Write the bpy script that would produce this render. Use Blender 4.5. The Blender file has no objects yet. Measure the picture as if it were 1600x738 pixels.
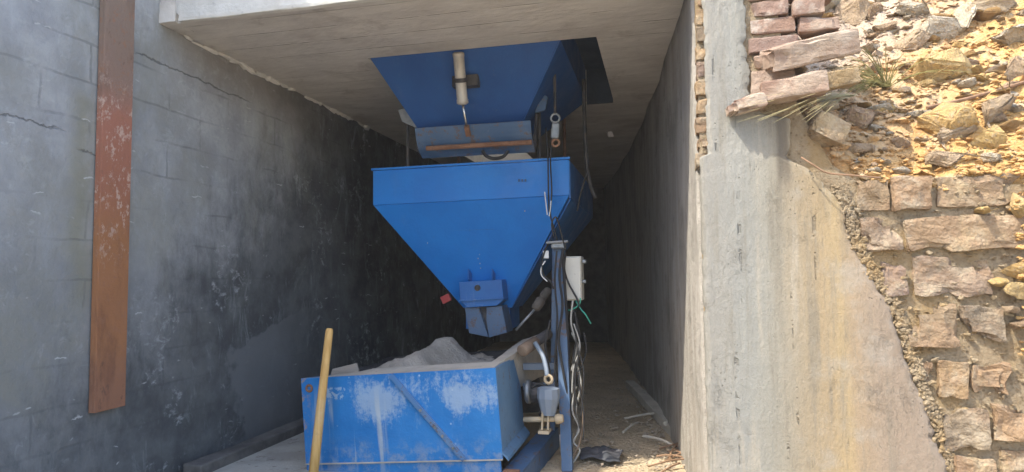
import bpy, bmesh, math, random
from mathutils import Vector, Matrix, noise
random.seed(7)
S = bpy.context.scene
C = S.collection
R = math.radians

# ------------------------------------------------------------------ camera, world, sun, exposure
CAM_H = 0.8
cam_d = bpy.data.cameras.new('camera'); cam = bpy.data.objects.new('camera', cam_d); C.objects.link(cam)
cam_d.sensor_width = 36.0; cam_d.lens = 22.5; cam_d.clip_start = 0.02; cam_d.clip_end = 2000
CM = Matrix.Rotation(R(12.95), 3, 'Z') @ Matrix.Rotation(R(90 + 3.43), 3, 'X') @ Matrix.Rotation(R(-0.7), 3, 'Z')
cam.matrix_world = Matrix.Translation((0, 0, CAM_H)) @ CM.to_4x4()
S.camera = cam
SUN = Vector((-.45, -.36, .82)).normalized()
w = bpy.data.worlds.new('World'); S.world = w; w.use_nodes = True
nt = w.node_tree
sky = nt.nodes.new('ShaderNodeTexSky'); sky.sky_type = 'NISHITA'; sky.sun_disc = False
sky.sun_elevation = math.asin(SUN.z); sky.sun_rotation = math.atan2(SUN.x, SUN.y)
sky.dust_density = 2.5
bg = nt.nodes['Background']; bg.inputs['Strength'].default_value = 0.15
nt.links.new(sky.outputs[0], bg.inputs[0])
sd = bpy.data.lights.new('sun', 'SUN'); sd.energy = 2.0; sd.angle = R(0.6); sd.color = (1, .93, .80)
so = bpy.data.objects.new('sun', sd); C.objects.link(so); so.rotation_euler = SUN.to_track_quat('Z', 'Y').to_euler()
S.view_settings.view_transform = 'Standard'; S.view_settings.look = 'None'
S.view_settings.exposure = 1.95; S.view_settings.gamma = 1
S.cycles.max_bounces = 10; S.cycles.diffuse_bounces = 6

# ------------------------------------------------------------------ helpers
def ray(x, y): return CM @ Vector(((x - 800) / 1000, (369 - y) / 1000, -1))
CO = Vector((0, 0, CAM_H))
def aY(x, y, Y): d = ray(x, y); return CO + d * (Y / d.y)
def aX(x, y, X): d = ray(x, y); return CO + d * (X / d.x)
def aZ(x, y, Z): d = ray(x, y); return CO + d * ((Z - CAM_H) / d.z)

def tag(o, label=None, cat=None, group=None, kind=None):
    if label: o['label'] = label
    if cat: o['category'] = cat
    if group: o['group'] = group
    if kind: o['kind'] = kind
    return o
def thing(name, loc, label, cat, group=None):
    o = bpy.data.objects.new(name, None); o.empty_display_size = .05; C.objects.link(o); o.location = loc
    return tag(o, label, cat, group)
def obj(name, bm, m, parent=None, smooth=False):
    me = bpy.data.meshes.new(name)
    bmesh.ops.recalc_face_normals(bm, faces=bm.faces)
    if smooth:
        for f in bm.faces: f.smooth = True
    bm.to_mesh(me); bm.free()
    o = bpy.data.objects.new(name, me); C.objects.link(o)
    if m: me.materials.append(m)
    if parent:
        o.parent = parent
        # builders work in world coordinates: take out the parent's place
        o.matrix_parent_inverse = Matrix.Translation(-world_loc(parent))
    return o
def world_loc(o):
    v = Vector(o.location)
    if o.parent: return Vector((0, 0, 0)) if o.type == 'MESH' else v
    return v if o.type == 'EMPTY' else Vector((0, 0, 0))
def box(bm, c, s, rot=None, bev=0):
    b = bmesh.new(); bmesh.ops.create_cube(b, size=1)
    bmesh.ops.scale(b, vec=s, verts=b.verts)
    if bev: bmesh.ops.bevel(b, geom=b.edges[:], offset=bev, segments=2, profile=.5, affect='EDGES')
    if rot is not None: bmesh.ops.rotate(b, cent=(0, 0, 0), matrix=rot, verts=b.verts)
    bmesh.ops.translate(b, vec=c, verts=b.verts); join(bm, b); return bm
def join(bm, b):
    me = bpy.data.meshes.new('t'); b.to_mesh(me); b.free(); bm.from_mesh(me); bpy.data.meshes.remove(me)
def bx(x0, x1, y0, y1, z0, z1, bev=0, bm=None):
    bm = bm or bmesh.new()
    return box(bm, ((x0+x1)/2, (y0+y1)/2, (z0+z1)/2), (abs(x1-x0), abs(y1-y0), abs(z1-z0)), None, bev)
def beam(bm, a, b, w, h, bev=0, up=(0, 0, 1)):
    a, b = Vector(a), Vector(b); d = b - a; L = d.length; d.normalize()
    u = Vector(up); x = d.cross(u)
    if x.length < 1e-3: x = d.cross(Vector((0, 1, 0)))
    x.normalize(); u = x.cross(d)
    m = Matrix((x, d, u)).transposed()
    return box(bm, (a + b) / 2, (w, L, h), m, bev)
def prism(pts, ext, bev=0, bm=None):
    b = bmesh.new(); ext = Vector(ext)
    v0 = [b.verts.new(p) for p in pts]; v1 = [b.verts.new(Vector(p) + ext) for p in pts]
    n = len(pts)
    b.faces.new(v0); b.faces.new(v1[::-1])
    for i in range(n): b.faces.new((v0[i], v1[i], v1[(i+1) % n], v0[(i+1) % n]))
    if bev: bmesh.ops.bevel(b, geom=b.edges[:], offset=bev, segments=1, affect='EDGES')
    if bm is None: return b
    join(bm, b); return bm
def smoothpts(pts, n=6):
    P = [Vector(p) for p in pts]
    if len(P) < 3: return P
    out = []
    for i in range(len(P) - 1):
        p0, p1, p2, p3 = P[max(i-1, 0)], P[i], P[i+1], P[min(i+2, len(P)-1)]
        for k in range(n):
            t = k / n
            out.append(.5 * ((2*p1) + (p2-p0)*t + (2*p0-5*p1+4*p2-p3)*t*t + (3*p1-p0-3*p2+p3)*t**3))
    return out + [P[-1]]
def tube(bm, pts, r, seg=8, smooth=True, rads=None, n=6):
    P = smoothpts(pts, n) if smooth else [Vector(p) for p in pts]
    rings = []; up = None
    for i, p in enumerate(P):
        d = (P[min(i+1, len(P)-1)] - P[max(i-1, 0)]).normalized()
        if up is None:
            up = d.orthogonal().normalized()
        up = (up - d * up.dot(d)).normalized(); x = d.cross(up)
        rr = r if rads is None else rads[0] + (rads[1]-rads[0]) * i / (len(P)-1)
        rings.append([bm.verts.new(p + (up*math.cos(a) + x*math.sin(a)) * rr) for a in [2*math.pi*k/seg for k in range(seg)]])
    for a, b in zip(rings, rings[1:]):
        for k in range(seg): bm.faces.new((a[k], a[(k+1) % seg], b[(k+1) % seg], b[k]))
    bm.faces.new(rings[0][::-1]); bm.faces.new(rings[-1])
    return bm
def lathe(bm, a, b, prof, seg=20):
    """prof: (t along a-b, radius)"""
    a, b = Vector(a), Vector(b); d = (b - a); u = d.orthogonal().normalized(); v = d.normalized().cross(u)
    rings = []
    for t, r in prof:
        rings.append([bm.verts.new(a + d*t + (u*math.cos(q) + v*math.sin(q)) * max(r, 1e-4)) for q in [2*math.pi*k/seg for k in range(seg)]])
    for p, q in zip(rings, rings[1:]):
        for k in range(seg): bm.faces.new((p[k], p[(k+1) % seg], q[(k+1) % seg], q[k]))
    bm.faces.new(rings[0][::-1]); bm.faces.new(rings[-1]); return bm
def ring(bm, c, nrm, r, t, seg=18, ts=8):
    nrm = Vector(nrm).normalized(); u = nrm.orthogonal().normalized(); v = nrm.cross(u); vs = []
    for k in range(seg):
        a = 2*math.pi*k/seg; e = u*math.cos(a) + v*math.sin(a)
        vs.append([bm.verts.new(Vector(c) + e*(r + t*math.cos(q)) + nrm*t*math.sin(q)) for q in [2*math.pi*j/ts for j in range(ts)]])
    for k in range(seg):
        for j in range(ts): bm.faces.new((vs[k][j], vs[(k+1) % seg][j], vs[(k+1) % seg][(j+1) % ts], vs[k][(j+1) % ts]))
    return bm
def fbm(v, o=4, H=.9): return noise.fractal(v, H, 2.0, o)
def roughen(bm, amp, freq, seed=0, cuts=0):
    if cuts: bmesh.ops.subdivide_edges(bm, edges=bm.edges[:], cuts=cuts, use_grid_fill=True)
    off = Vector((seed*3.7, seed*1.3, seed*5.1))
    for v in bm.verts:
        v.co += Vector((noise.noise(v.co*freq + off), noise.noise(v.co*freq + off + Vector((9, 0, 0))), noise.noise(v.co*freq + off + Vector((0, 9, 0))))) * amp
    return bm
def rough_brick(c, s, rot=None, amp=.006, freq=18, seed=0, cuts=3, bev=.006):
    b = bmesh.new(); bmesh.ops.create_cube(b, size=1)
    bmesh.ops.subdivide_edges(b, edges=b.edges[:], cuts=cuts+4, use_grid_fill=True)
    h = Vector(s)/2; off = Vector((seed*3.7, seed*1.3, seed*5.1))
    for v in b.verts:
        p = Vector((v.co.x*s[0], v.co.y*s[1], v.co.z*s[2]))
        r = min(bev*(1 + 1.2*noise.noise(p*14 + off)), min(h)*.6)
        q = Vector([max(-(h[k]-r), min(h[k]-r, p[k])) for k in range(3)]); d = p - q
        if d.length > 1e-6: p = q + d.normalized()*min(d.length, r)
        corner = sum(1 for k in range(3) if abs(p[k]) > h[k]*.72)
        chip = max(0, noise.noise(p*9 + off*2) - .15) * (.7 if corner < 2 else 3.2) * amp*2.8
        p = p - p.normalized()*chip
        p += Vector((noise.noise(p*freq + off), noise.noise(p*freq + off + Vector((9, 0, 0))), noise.noise(p*freq + off + Vector((0, 9, 0)))))*amp*.8
        p += Vector((noise.noise(p*60 + off), noise.noise(p*60 - off), noise.noise(p*60 + off*2)))*amp*.3
        v.co = p
    if rot is not None: bmesh.ops.rotate(b, cent=(0, 0, 0), matrix=rot, verts=b.verts)
    bmesh.ops.translate(b, vec=c, verts=b.verts); return b
def rock_bm(seed, sub=True):
    rnd = random.Random(seed); b = bmesh.new()
    for i in range(rnd.choice((11, 13, 16))):
        v = Vector((rnd.gauss(0, 1), rnd.gauss(0, 1), rnd.gauss(0, 1))).normalized()*.5
        b.verts.new((v.x*1.1, v.y, v.z*.8))
    r = bmesh.ops.convex_hull(b, input=b.verts)
    bmesh.ops.delete(b, geom=[g for g in r['geom_interior'] if isinstance(g, bmesh.types.BMVert)], context='VERTS')
    if sub:
        bmesh.ops.bevel(b, geom=b.edges[:], offset=.035, segments=2, affect='EDGES')
        bmesh.ops.triangulate(b, faces=[f for f in b.faces if len(f.verts) > 4])
        bmesh.ops.subdivide_edges(b, edges=[e for e in b.edges if e.calc_length() > .22], cuts=2, use_grid_fill=True)
        roughen(b, .07, 3.5, seed); roughen(b, .03, 11, seed)
    return b
def rock_scaled(p, r):
    b = rock_bm(int(p.x*1e4) % 50, False); bmesh.ops.scale(b, vec=(r, r*1.2, r*1.6), verts=b.verts); bmesh.ops.translate(b, vec=p, verts=b.verts); return b
def sheet(xs, zs, holes, axis, pos, thick):
    """wall or slab grid with rectangular holes; axis 'z' = slab in XY at z=pos"""
    b = bmesh.new(); xs = sorted(set(xs)); zs = sorted(set(zs)); V = {}
    def vert(x, y, k):
        key = (x, y, k)
        if key not in V:
            V[key] = b.verts.new((x, y, pos + (thick if k else 0)) if axis == 'z' else (x, pos + (thick if k else 0), y))
        return V[key]
    def solid(i, j):
        if i < 0 or j < 0 or i >= len(xs)-1 or j >= len(zs)-1: return False
        cx, cy = (xs[i]+xs[i+1])/2, (zs[j]+zs[j+1])/2
        return not any(h[0] < cx < h[1] and h[2] < cy < h[3] for h in holes)
    for i in range(len(xs)-1):
        for j in range(len(zs)-1):
            if not solid(i, j): continue
            a = [(xs[i], zs[j]), (xs[i+1], zs[j]), (xs[i+1], zs[j+1]), (xs[i], zs[j+1])]
            b.faces.new([vert(*p, 0) for p in a]); b.faces.new([vert(*p, 1) for p in a][::-1])
            for (di, dj), (p, q) in {(0, -1): (a[0], a[1]), (1, 0): (a[1], a[2]), (0, 1): (a[2], a[3]), (-1, 0): (a[3], a[0])}.items():
                if not solid(i+di, j+dj): b.faces.new((vert(*p, 0), vert(*q, 0), vert(*q, 1), vert(*p, 1)))
    return b

# ------------------------------------------------------------------ node helpers
class N:
    """tiny node-graph builder: every method returns an output socket"""
    def __init__(s, name, rough=.85, metal=0, spec=.3):
        s.m = bpy.data.materials.new(name); s.m.use_nodes = True; s.t = s.m.node_tree
        s.b = s.t.nodes['Principled BSDF']; s.b.inputs['Roughness'].default_value = rough
        s.b.inputs['Metallic'].default_value = metal; s.b.inputs['Specular IOR Level'].default_value = spec
        s.co = s.t.nodes.new('ShaderNodeTexCoord').outputs['Object']
        s.bh = None
    def n(s, t, **k):
        o = s.t.nodes.new(t)
        for a, v in k.items(): setattr(o, a, v)
        return o
    def put(s, sock, v):
        if hasattr(v, 'is_linked'): s.t.links.new(v, sock)
        else: sock.default_value = v
    def math(s, op, a, b=0, c=0, clamp=False):
        o = s.n('ShaderNodeMath', operation=op, use_clamp=clamp)
        s.put(o.inputs[0], a); s.put(o.inputs[1], b); s.put(o.inputs[2], c); return o.outputs[0]
    def xyz(s, v=None):
        o = s.n('ShaderNodeSeparateXYZ'); s.put(o.inputs[0], v or s.co); return o.outputs
    def vec(s, x=0, y=0, z=0):
        o = s.n('ShaderNodeCombineXYZ'); s.put(o.inputs[0], x); s.put(o.inputs[1], y); s.put(o.inputs[2], z); return o.outputs[0]
    def map(s, scale=(1, 1, 1), loc=(0, 0, 0), v=None):
        o = s.n('ShaderNodeMapping'); s.put(o.inputs[0], v or s.co); o.inputs['Scale'].default_value = scale; o.inputs['Location'].default_value = loc; return o.outputs[0]
    def noise(s, scale, det=4, rough=.55, dist=0, v=None):
        o = s.n('ShaderNodeTexNoise'); s.put(o.inputs['Vector'], v or s.co); o.inputs['Scale'].default_value = scale
        o.inputs['Detail'].default_value = det; o.inputs['Roughness'].default_value = rough; o.inputs['Distortion'].default_value = dist; return o.outputs['Fac']
    def voro(s, scale, feat='F1', v=None):
        o = s.n('ShaderNodeTexVoronoi', feature=feat); s.put(o.inputs['Vector'], v or s.co); o.inputs['Scale'].default_value = scale; return o.outputs['Distance']
    def step(s, x, a, b, lo=0., hi=1.):
        o = s.n('ShaderNodeMapRange', interpolation_type='SMOOTHSTEP'); s.put(o.inputs[0], x)
        o.inputs[1].default_value = a; o.inputs[2].default_value = b; o.inputs[3].default_value = lo; o.inputs[4].default_value = hi; return o.outputs[0]
    def mix(s, f, a, b, mode='MIX'):
        o = s.n('ShaderNodeMix', data_type='RGBA', blend_type=mode); s.put(o.inputs[0], f)
        for k, v in ((6, a), (7, b)):
            if isinstance(v, tuple): v = (*v, 1) if len(v) == 3 else v
            s.put(o.inputs[k], v)
        return o.outputs[2]
    def ramp(s, f, stops):
        o = s.n('ShaderNodeValToRGB'); s.put(o.inputs[0], f); e = o.color_ramp.elements
        while len(e) < len(stops): e.new(.5)
        for el, (p, c) in zip(e, stops): el.position = p; el.color = (*c, 1)
        return o.outputs[0]
    def rnd(s): return s.n('ShaderNodeObjectInfo').outputs['Random']
    def color(s, c): s.put(s.b.inputs['Base Color'], (*c, 1) if isinstance(c, tuple) else c)
    def rough(s, c): s.put(s.b.inputs['Roughness'], c)
    def metal(s, c): s.put(s.b.inputs['Metallic'], c)
    def bump(s, h, dist=.01, strength=1):
        o = s.n('ShaderNodeBump'); s.put(o.inputs['Height'], h); o.inputs['Distance'].default_value = dist; o.inputs['Strength'].default_value = strength
        if s.bh is not None: s.put(o.inputs['Normal'], s.bh)
        s.bh = o.outputs[0]; s.put(s.b.inputs['Normal'], s.bh)

M = {}
def simple(key, c1, c2, scale=8, rough=.8, metal=0, spots=None, bump=.003, bscale=40, stretch=(1, 1, 1)):
    g = N(key, rough, metal); v = g.map(stretch)
    c = g.mix(g.step(g.noise(scale, 5, .6, v=v), .35, .65), c1, c2)
    if spots: c = g.mix(g.step(g.noise(scale*3.1, 6, .7, v=v), spots[1], spots[1]+.1), c, spots[0])
    g.color(c); g.bump(g.noise(bscale, 5, .65), bump); M[key] = g.m; return g

# --- left wall: old grey cement render, dark weathered coat low down, painted gloom with depth, lime bloom, cracks
g = N('weathered_render', .92)
X, Y, Z = g.xyz()
big = g.noise(1.6, 5, .6); mid = g.noise(6, 6, .65); fine = g.noise(38, 5, .7)
drip = g.noise(9, 5, .6, v=g.map((1, 1, .18)))
c = g.mix(g.step(mid, .3, .7), (.262, .275, .288), (.375, .388, .394))
c = g.mix(g.math('MULTIPLY', g.step(g.noise(24, 7, .75, 1.0), .52, .68), .35), c, (.20, .21, .215))
c = g.mix(g.math('MULTIPLY', g.step(drip, .5, .75), .5), c, (0.439, 0.470, 0.500))
c = g.mix(g.step(big, .52, .72), c, (0.244, 0.250, 0.232))
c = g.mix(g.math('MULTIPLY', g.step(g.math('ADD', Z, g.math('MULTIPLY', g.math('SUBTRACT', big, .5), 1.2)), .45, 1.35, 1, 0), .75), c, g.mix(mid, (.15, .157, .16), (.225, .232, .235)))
ol_ = g.step(g.noise(2.4, 7, .7, .4, v=g.map((1, 1, .6), (2, 7, 3))), .48, .66)
c = g.mix(g.math('MULTIPLY', ol_, .55), c, (.235, .235, .195))
bw = g.math('MULTIPLY', g.step(g.math('ADD', Z, g.math('MULTIPLY', big, .25)), 1.62, 1.9), g.step(Y, 2.0, 2.5))
c = g.mix(g.math('MULTIPLY', bw, .6), c, (.20, .17, .14))
os_ = g.math('MULTIPLY', g.step(g.math('ABSOLUTE', g.math('SUBTRACT', g.math('ADD', Y, g.math('MULTIPLY', g.noise(6, 4, .6), .09)), 1.80)), .0, .07, 1, 0), g.step(Z, 1.40, 1.46, 1, 0))
c = g.mix(g.math('MULTIPLY', g.math('MULTIPLY', os_, g.step(Z, .5, .9)), .6), c, (.22, .215, .15))
sc_ = g.step(g.noise(20, 7, .8, 1.5, v=g.map((1, 1, .5), (1, 8, 2))), .58, .68)
c = g.mix(g.math('MULTIPLY', sc_, .28), c, (.46, .47, .47))
# dark coat low down; the depth terms paint the bay's gloom into the colour
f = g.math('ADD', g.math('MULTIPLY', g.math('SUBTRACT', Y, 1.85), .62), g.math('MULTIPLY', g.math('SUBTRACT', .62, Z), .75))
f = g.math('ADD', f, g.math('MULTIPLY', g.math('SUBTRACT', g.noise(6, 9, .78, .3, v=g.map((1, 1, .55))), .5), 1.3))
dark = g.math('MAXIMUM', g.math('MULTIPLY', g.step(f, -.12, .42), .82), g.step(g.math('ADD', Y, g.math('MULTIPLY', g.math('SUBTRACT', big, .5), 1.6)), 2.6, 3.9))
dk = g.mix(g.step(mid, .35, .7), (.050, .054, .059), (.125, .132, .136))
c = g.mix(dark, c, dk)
bk = g.n('ShaderNodeTexBrick'); g.put(bk.inputs['Vector'], g.vec(g.math('ADD', Y, g.math('MULTIPLY', g.noise(9, 3, .5), .03)), g.math('ADD', Z, g.math('MULTIPLY', g.noise(7, 3, .5, v=g.map((1, 1, 1), (4, 4, 4))), .025)), 0.0))
for k_, v_ in (('Scale', 1.0), ('Mortar Size', .006), ('Mortar Smooth', .6), ('Brick Width', .36), ('Row Height', .135)): bk.inputs[k_].default_value = v_
mort = g.math('MULTIPLY', bk.outputs['Fac'], g.step(g.noise(2.6, 5, .6, v=g.map((1, 1, 1), (8, 3, 1))), .46, .62))
c = g.mix(g.math('MULTIPLY', mort, .34), c, (.075, .08, .085))
# lime bloom flecks on the dark coat
fl = g.step(g.math('MULTIPLY', g.noise(26, 7, .75, .6, v=g.map((1, .8, 1))), g.step(g.noise(3.5, 3, .5), .4, .62)), .50, .66)
c = g.mix(g.math('MULTIPLY', g.math('MULTIPLY', fl, g.step(dark, .0, 1, .35, 1)), .45), c, (0.610, 0.647, 0.659))
bl = g.step(g.noise(7, 7, .75, 1.2, v=g.map((1, 1, .6))), .56, .72)
c = g.mix(g.math('MULTIPLY', g.math('MULTIPLY', bl, dark), .45), c, (0.415, 0.464, 0.476))
vs = g.step(g.noise(15, 7, .75, .4, v=g.map((1, 1, .22))), .55, .70)
c = g.mix(g.math('MULTIPLY', g.math('MULTIPLY', vs, dark), .55), c, (.30, .33, .34))
# thin curly lime lines along the hidden brick beds
wz = g.math('ADD', Z, g.math('MULTIPLY', g.noise(14, 4, .6), .05))
bed = g.math('ABSOLUTE', g.math('SUBTRACT', g.math('FRACT', g.math('MULTIPLY', wz, 15.0)), .5))
bedl = g.math('MULTIPLY', g.step(bed, .0, .06, 1, 0), g.step(g.noise(11, 3, .5, v=g.map((1, 1, .6), (3, 1, 2))), .63, .69))
c = g.mix(g.math('MULTIPLY', bedl, .7), c, (.55, .57, .57))
# smooth newer patch of render in the low far corner
pf = g.math('ADD', g.math('SUBTRACT', Y, 2.56), g.math('MULTIPLY', g.math('SUBTRACT', g.noise(4.5, 6, .6), .5), .55))
pf = g.math('SUBTRACT', pf, g.math('MULTIPLY', g.step(Z, .45, .85), 1.5))
patch = g.math('MULTIPLY', g.step(pf, .0, .05), g.step(Y, 2.75, 3.5, 1, 0))
c = g.mix(g.math('MULTIPLY', patch, .9), c, g.mix(mid, (.155, .163, .17), (.20, .207, .21)))
# cracks
def crack(y0, y1, z0, slope, seed, wd):
    nz = g.noise(9, 6, .7, v=g.map((1, 1, 1), (seed, seed, 0)))
    d = g.math('ABSOLUTE', g.math('SUBTRACT', g.math('ADD', g.math('SUBTRACT', Z, z0), g.math('MULTIPLY', g.math('SUBTRACT', nz, .5), .07)), g.math('MULTIPLY', g.math('SUBTRACT', Y, y0), slope)))
    l = g.step(d, wd*.4, wd, 1, 0)
    return g.math('MULTIPLY', l, g.math('MULTIPLY', g.step(Y, y0-.02, y0+.02), g.step(Y, y1-.1, y1, 1, 0)))
cr = g.math('MAXIMUM', crack(.6, 1.72, 1.30, -.012, 3, .0035), g.math('MAXIMUM', crack(1.98, 2.7, 1.645, -.01, 11, .004), crack(1.75, 1.95, 1.24, -.1, 5, .004)))
c = g.mix(g.math('MULTIPLY', cr, .42), c, (.04, .04, .04))
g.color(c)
g.bump(g.math('ADD', g.math('MULTIPLY', mid, .6), g.math('MULTIPLY', fine, .25)), .012)
g.bump(g.math('MULTIPLY', g.math('ADD', cr, g.math('MULTIPLY', mort, .10)), -1), .005)
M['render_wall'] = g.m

# --- slab concrete (board-marked underside)
g = N('slab_concrete', .9)
X, Y, Z = g.xyz()
st = g.noise(5, 6, .65, v=g.map((.8, 2, 1))); st2 = g.noise(3, 5, .6)
c = g.mix(g.step(st, .3, .7), (0.529, 0.500, 0.460), (0.644, 0.615, 0.564))
c = g.mix(g.step(st2, .5, .75), c, (0.460, 0.420, 0.380))
c = g.mix(g.math('MULTIPLY', g.step(g.noise(30, 6, .7), .6, .75), .5), c, (0.632, 0.609, 0.552))
bd = g.math('ABSOLUTE', g.math('SUBTRACT', g.math('FRACT', g.math('MULTIPLY', g.math('ADD', Y, g.math('MULTIPLY', g.noise(2, 3, .5), .02)), 7.2)), .5))
seam = g.math('MULTIPLY', g.step(bd, .0, .035, 1, 0), g.step(g.noise(3, 4, .6, v=g.map((1, 3, 1), (5, 0, 0))), .42, .56))
c = g.mix(g.math('MULTIPLY', seam, .16), c, (.25, .225, .20))
c = g.mix(g.math('MULTIPLY', g.step(g.noise(4.5, 7, .72, .6), .54, .70), .55), c, (.33, .295, .26))
g.bump(g.math('MULTIPLY', seam, -1), .004)
g.color(c); g.bump(g.noise(30, 6, .6, v=g.map((.6, 1.5, 1))), .004); M['slab'] = g.m

g = N('slab_edge_concrete', .9)
c = g.mix(g.step(g.noise(6, 6, .65), .35, .65), (.62, .61, .56), (.72, .71, .66))
c = g.mix(g.step(g.noise(17, 6, .7), .6, .72), c, (.46, .45, .42))
g.color(c); g.bump(g.noise(40, 6, .7), .006); M['slab_edge'] = g.m

# --- sunlit plaster of the ruined wall: grey-white, ochre run-off stain
g = N('stained_plaster', .9)
X, Y, Z = g.xyz()
wx = g.math('ADD', X, g.math('MULTIPLY', g.math('SUBTRACT', g.noise(3, 4, .6, v=g.map((1, 1, .35))), .5), .16))
stain = g.ramp(g.step(wx, .10, .85), [(0, (.27, .26, .23)), (.10, (.26, .262, .238)), (.21, (.27, .258, .215)), (.33, (.285, .242, .172)), (.46, (.315, .245, .15)), (.58, (.36, .275, .155)), (.65, (.315, .24, .155)), (.75, (.285, .225, .165)), (1, (.27, .215, .165))])
run = g.noise(20, 5, .65, v=g.map((1, 1, .07)))
run2 = g.noise(55, 5, .7, v=g.map((1, 1, .10)))
c = g.mix(g.math('MULTIPLY', g.step(run, .52, .70), .7), stain, (.36, .325, .26))
c = g.mix(g.math('MULTIPLY', g.step(run, .30, .48, 1, 0), .65), c, (.20, .18, .14))
c = g.mix(g.math('MULTIPLY', g.step(run2, .60, .74), .6), c, (.14, .13, .105))
bl = g.noise(7, 6, .7)
c = g.mix(g.math('MULTIPLY', g.step(bl, .5, .7), .4), c, (.34, .33, .295))
pit = g.step(g.voro(70), .05, .16, 1, 0)
pit = g.math('MULTIPLY', pit, g.step(g.noise(6, 4, .6, v=g.map((1, 1, 1), (4, 2, 7))), .55, .65))
c = g.mix(g.math('MULTIPLY', pit, .7), c, (.11, .095, .07))
rg = g.math('MULTIPLY', g.step(g.noise(5, 7, .75, v=g.map((1, 1, .6), (9, 2, 4))), .52, .70), g.step(g.noise(60, 6, .8), .42, .62))
c = g.mix(g.math('MULTIPLY', rg, .22), c, (.17, .155, .125))
dl = g.math('MULTIPLY', g.step(g.noise(42, 2, .4, v=g.map((1, 1, .02), (3, 1, 8))), .66, .70), g.step(g.noise(22, 4, .7, v=g.map((.6, 1, 1), (6, 1, 0))), .52, .6))
c = g.mix(g.math('MULTIPLY', dl, .30), c, (.075, .07, .055))
gn = g.noise(130, 6, .8)
c = g.mix(g.math('MULTIPLY', g.step(gn, .52, .68), .30), c, (.14, .13, .105))
c = g.mix(g.math('MULTIPLY', g.step(gn, .30, .44, 1, 0), .30), c, (.42, .40, .345))
# painted shadow with drip stain under the jutting brick
sx = g.step(g.math('ABSOLUTE', g.math('SUBTRACT', wx, .375)), .012, .03, 1, 0)
sz = g.math('MULTIPLY', g.step(Z, 1.02, 1.12), g.step(Z, 1.30, 1.34, 1, 0))
c = g.mix(g.math('MULTIPLY', g.math('MULTIPLY', sx, sz), .65), c, (.09, .075, .06))
g.color(c)
g.bump(g.math('ADD', g.math('MULTIPLY', g.noise(11, 6, .7, v=g.map((1, 1, .2))), 1), g.math('MULTIPLY', g.noise(70, 7, .8, v=g.map((1, 1, .6))), .9)), .007)
g.bump(g.math('MULTIPLY', g.math('ADD', g.math('ADD', pit, dl), g.math('MULTIPLY', rg, .5)), -1), .005)
M['plaster'] = g.m

g = N('inner_plaster', .9)
st = g.noise(12, 6, .65, v=g.map((1, 1, .12)))
c = g.mix(g.step(st, .3, .7), (.30, .275, .24), (.40, .375, .335))
c = g.mix(g.step(g.noise(3, 6, .65), .48, .66), c, (.255, .24, .21))
c = g.mix(g.math('MULTIPLY', g.step(g.noise(16, 5, .6, v=g.map((1, 1, .06), (3, 3, 3))), .57, .68), .7), c, (.40, .385, .35))
c = g.mix(g.math('MULTIPLY', g.step(g.noise(8, 7, .75), .56, .66), .6), c, (.20, .185, .165))
g.color(c); g.bump(g.noise(16, 6, .7), .010); g.bump(g.noise(60, 5, .7), .003); M['inner_plaster'] = g.m

g = N('old_brick', .92)
r = g.rnd()
base = g.ramp(r, [(0, (.26, .17, .125)), (.3, (.29, .19, .14)), (.55, (.225, .155, .125)), (.8, (.31, .22, .16)), (1, (.26, .19, .15))])
nn = g.noise(14, 6, .7)
c = g.mix(g.step(nn, .48, .66), base, (0.360, 0.302, 0.252))
c = g.mix(g.math('MULTIPLY', g.step(g.noise(5, 4, .6), .46, .66), .7), c, (0.410, 0.331, 0.252))
g.color(c); g.bump(g.noise(45, 6, .75), .008); g.bump(g.noise(12, 4, .6), .012); M['brick'] = g.m

g = N('grey_brick', .92)
r = g.rnd()
base = g.ramp(r, [(0, (.25, .165, .105)), (.2, (.30, .21, .115)), (.45, (.165, .135, .10)), (.7, (.29, .20, .11)), (.85, (.20, .145, .12)), (1, (.24, .18, .125))])
c = g.mix(g.step(g.noise(11, 6, .7), .46, .66), base, (0.360, 0.295, 0.209))
c = g.mix(g.math('MULTIPLY', g.step(g.noise(6, 5, .6, v=g.map((1, 1, 1), (5, 5, 5))), .54, .68), .55), c, (0.403, 0.317, 0.187))
c = g.mix(g.math('MULTIPLY', g.step(g.noise(9, 5, .7, v=g.map((1, 1, 1), (1, 8, 2))), .56, .68), .6), c, (0.187, 0.173, 0.144))
c = g.mix(g.math('MULTIPLY', g.step(g.noise(8, 8, .78, .4, v=g.map((1, 1, 1.4), (2, 9, 4))), .46, .64), .65), c, (.25, .165, .10))
g.color(c); g.bump(g.noise(40, 6, .75), .010); g.bump(g.noise(10, 4, .6), .02); M['block'] = g.m

g = N('lime_mortar', .95)
c = g.mix(g.step(g.noise(20, 7, .75), .35, .65), (.33, .25, .155), (.43, .345, .23))
c = g.mix(g.step(g.voro(60), .1, .35, 1, 0), c, (.25, .185, .11))
c = g.mix(g.math('MULTIPLY', g.step(g.noise(7, 5, .6), .5, .65), .6), c, (.40, .27, .12))
g.color(c); g.bump(g.noise(50, 7, .8), .014); g.bump(g.noise(16, 6, .75), .02); M['mortar'] = g.m

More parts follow.
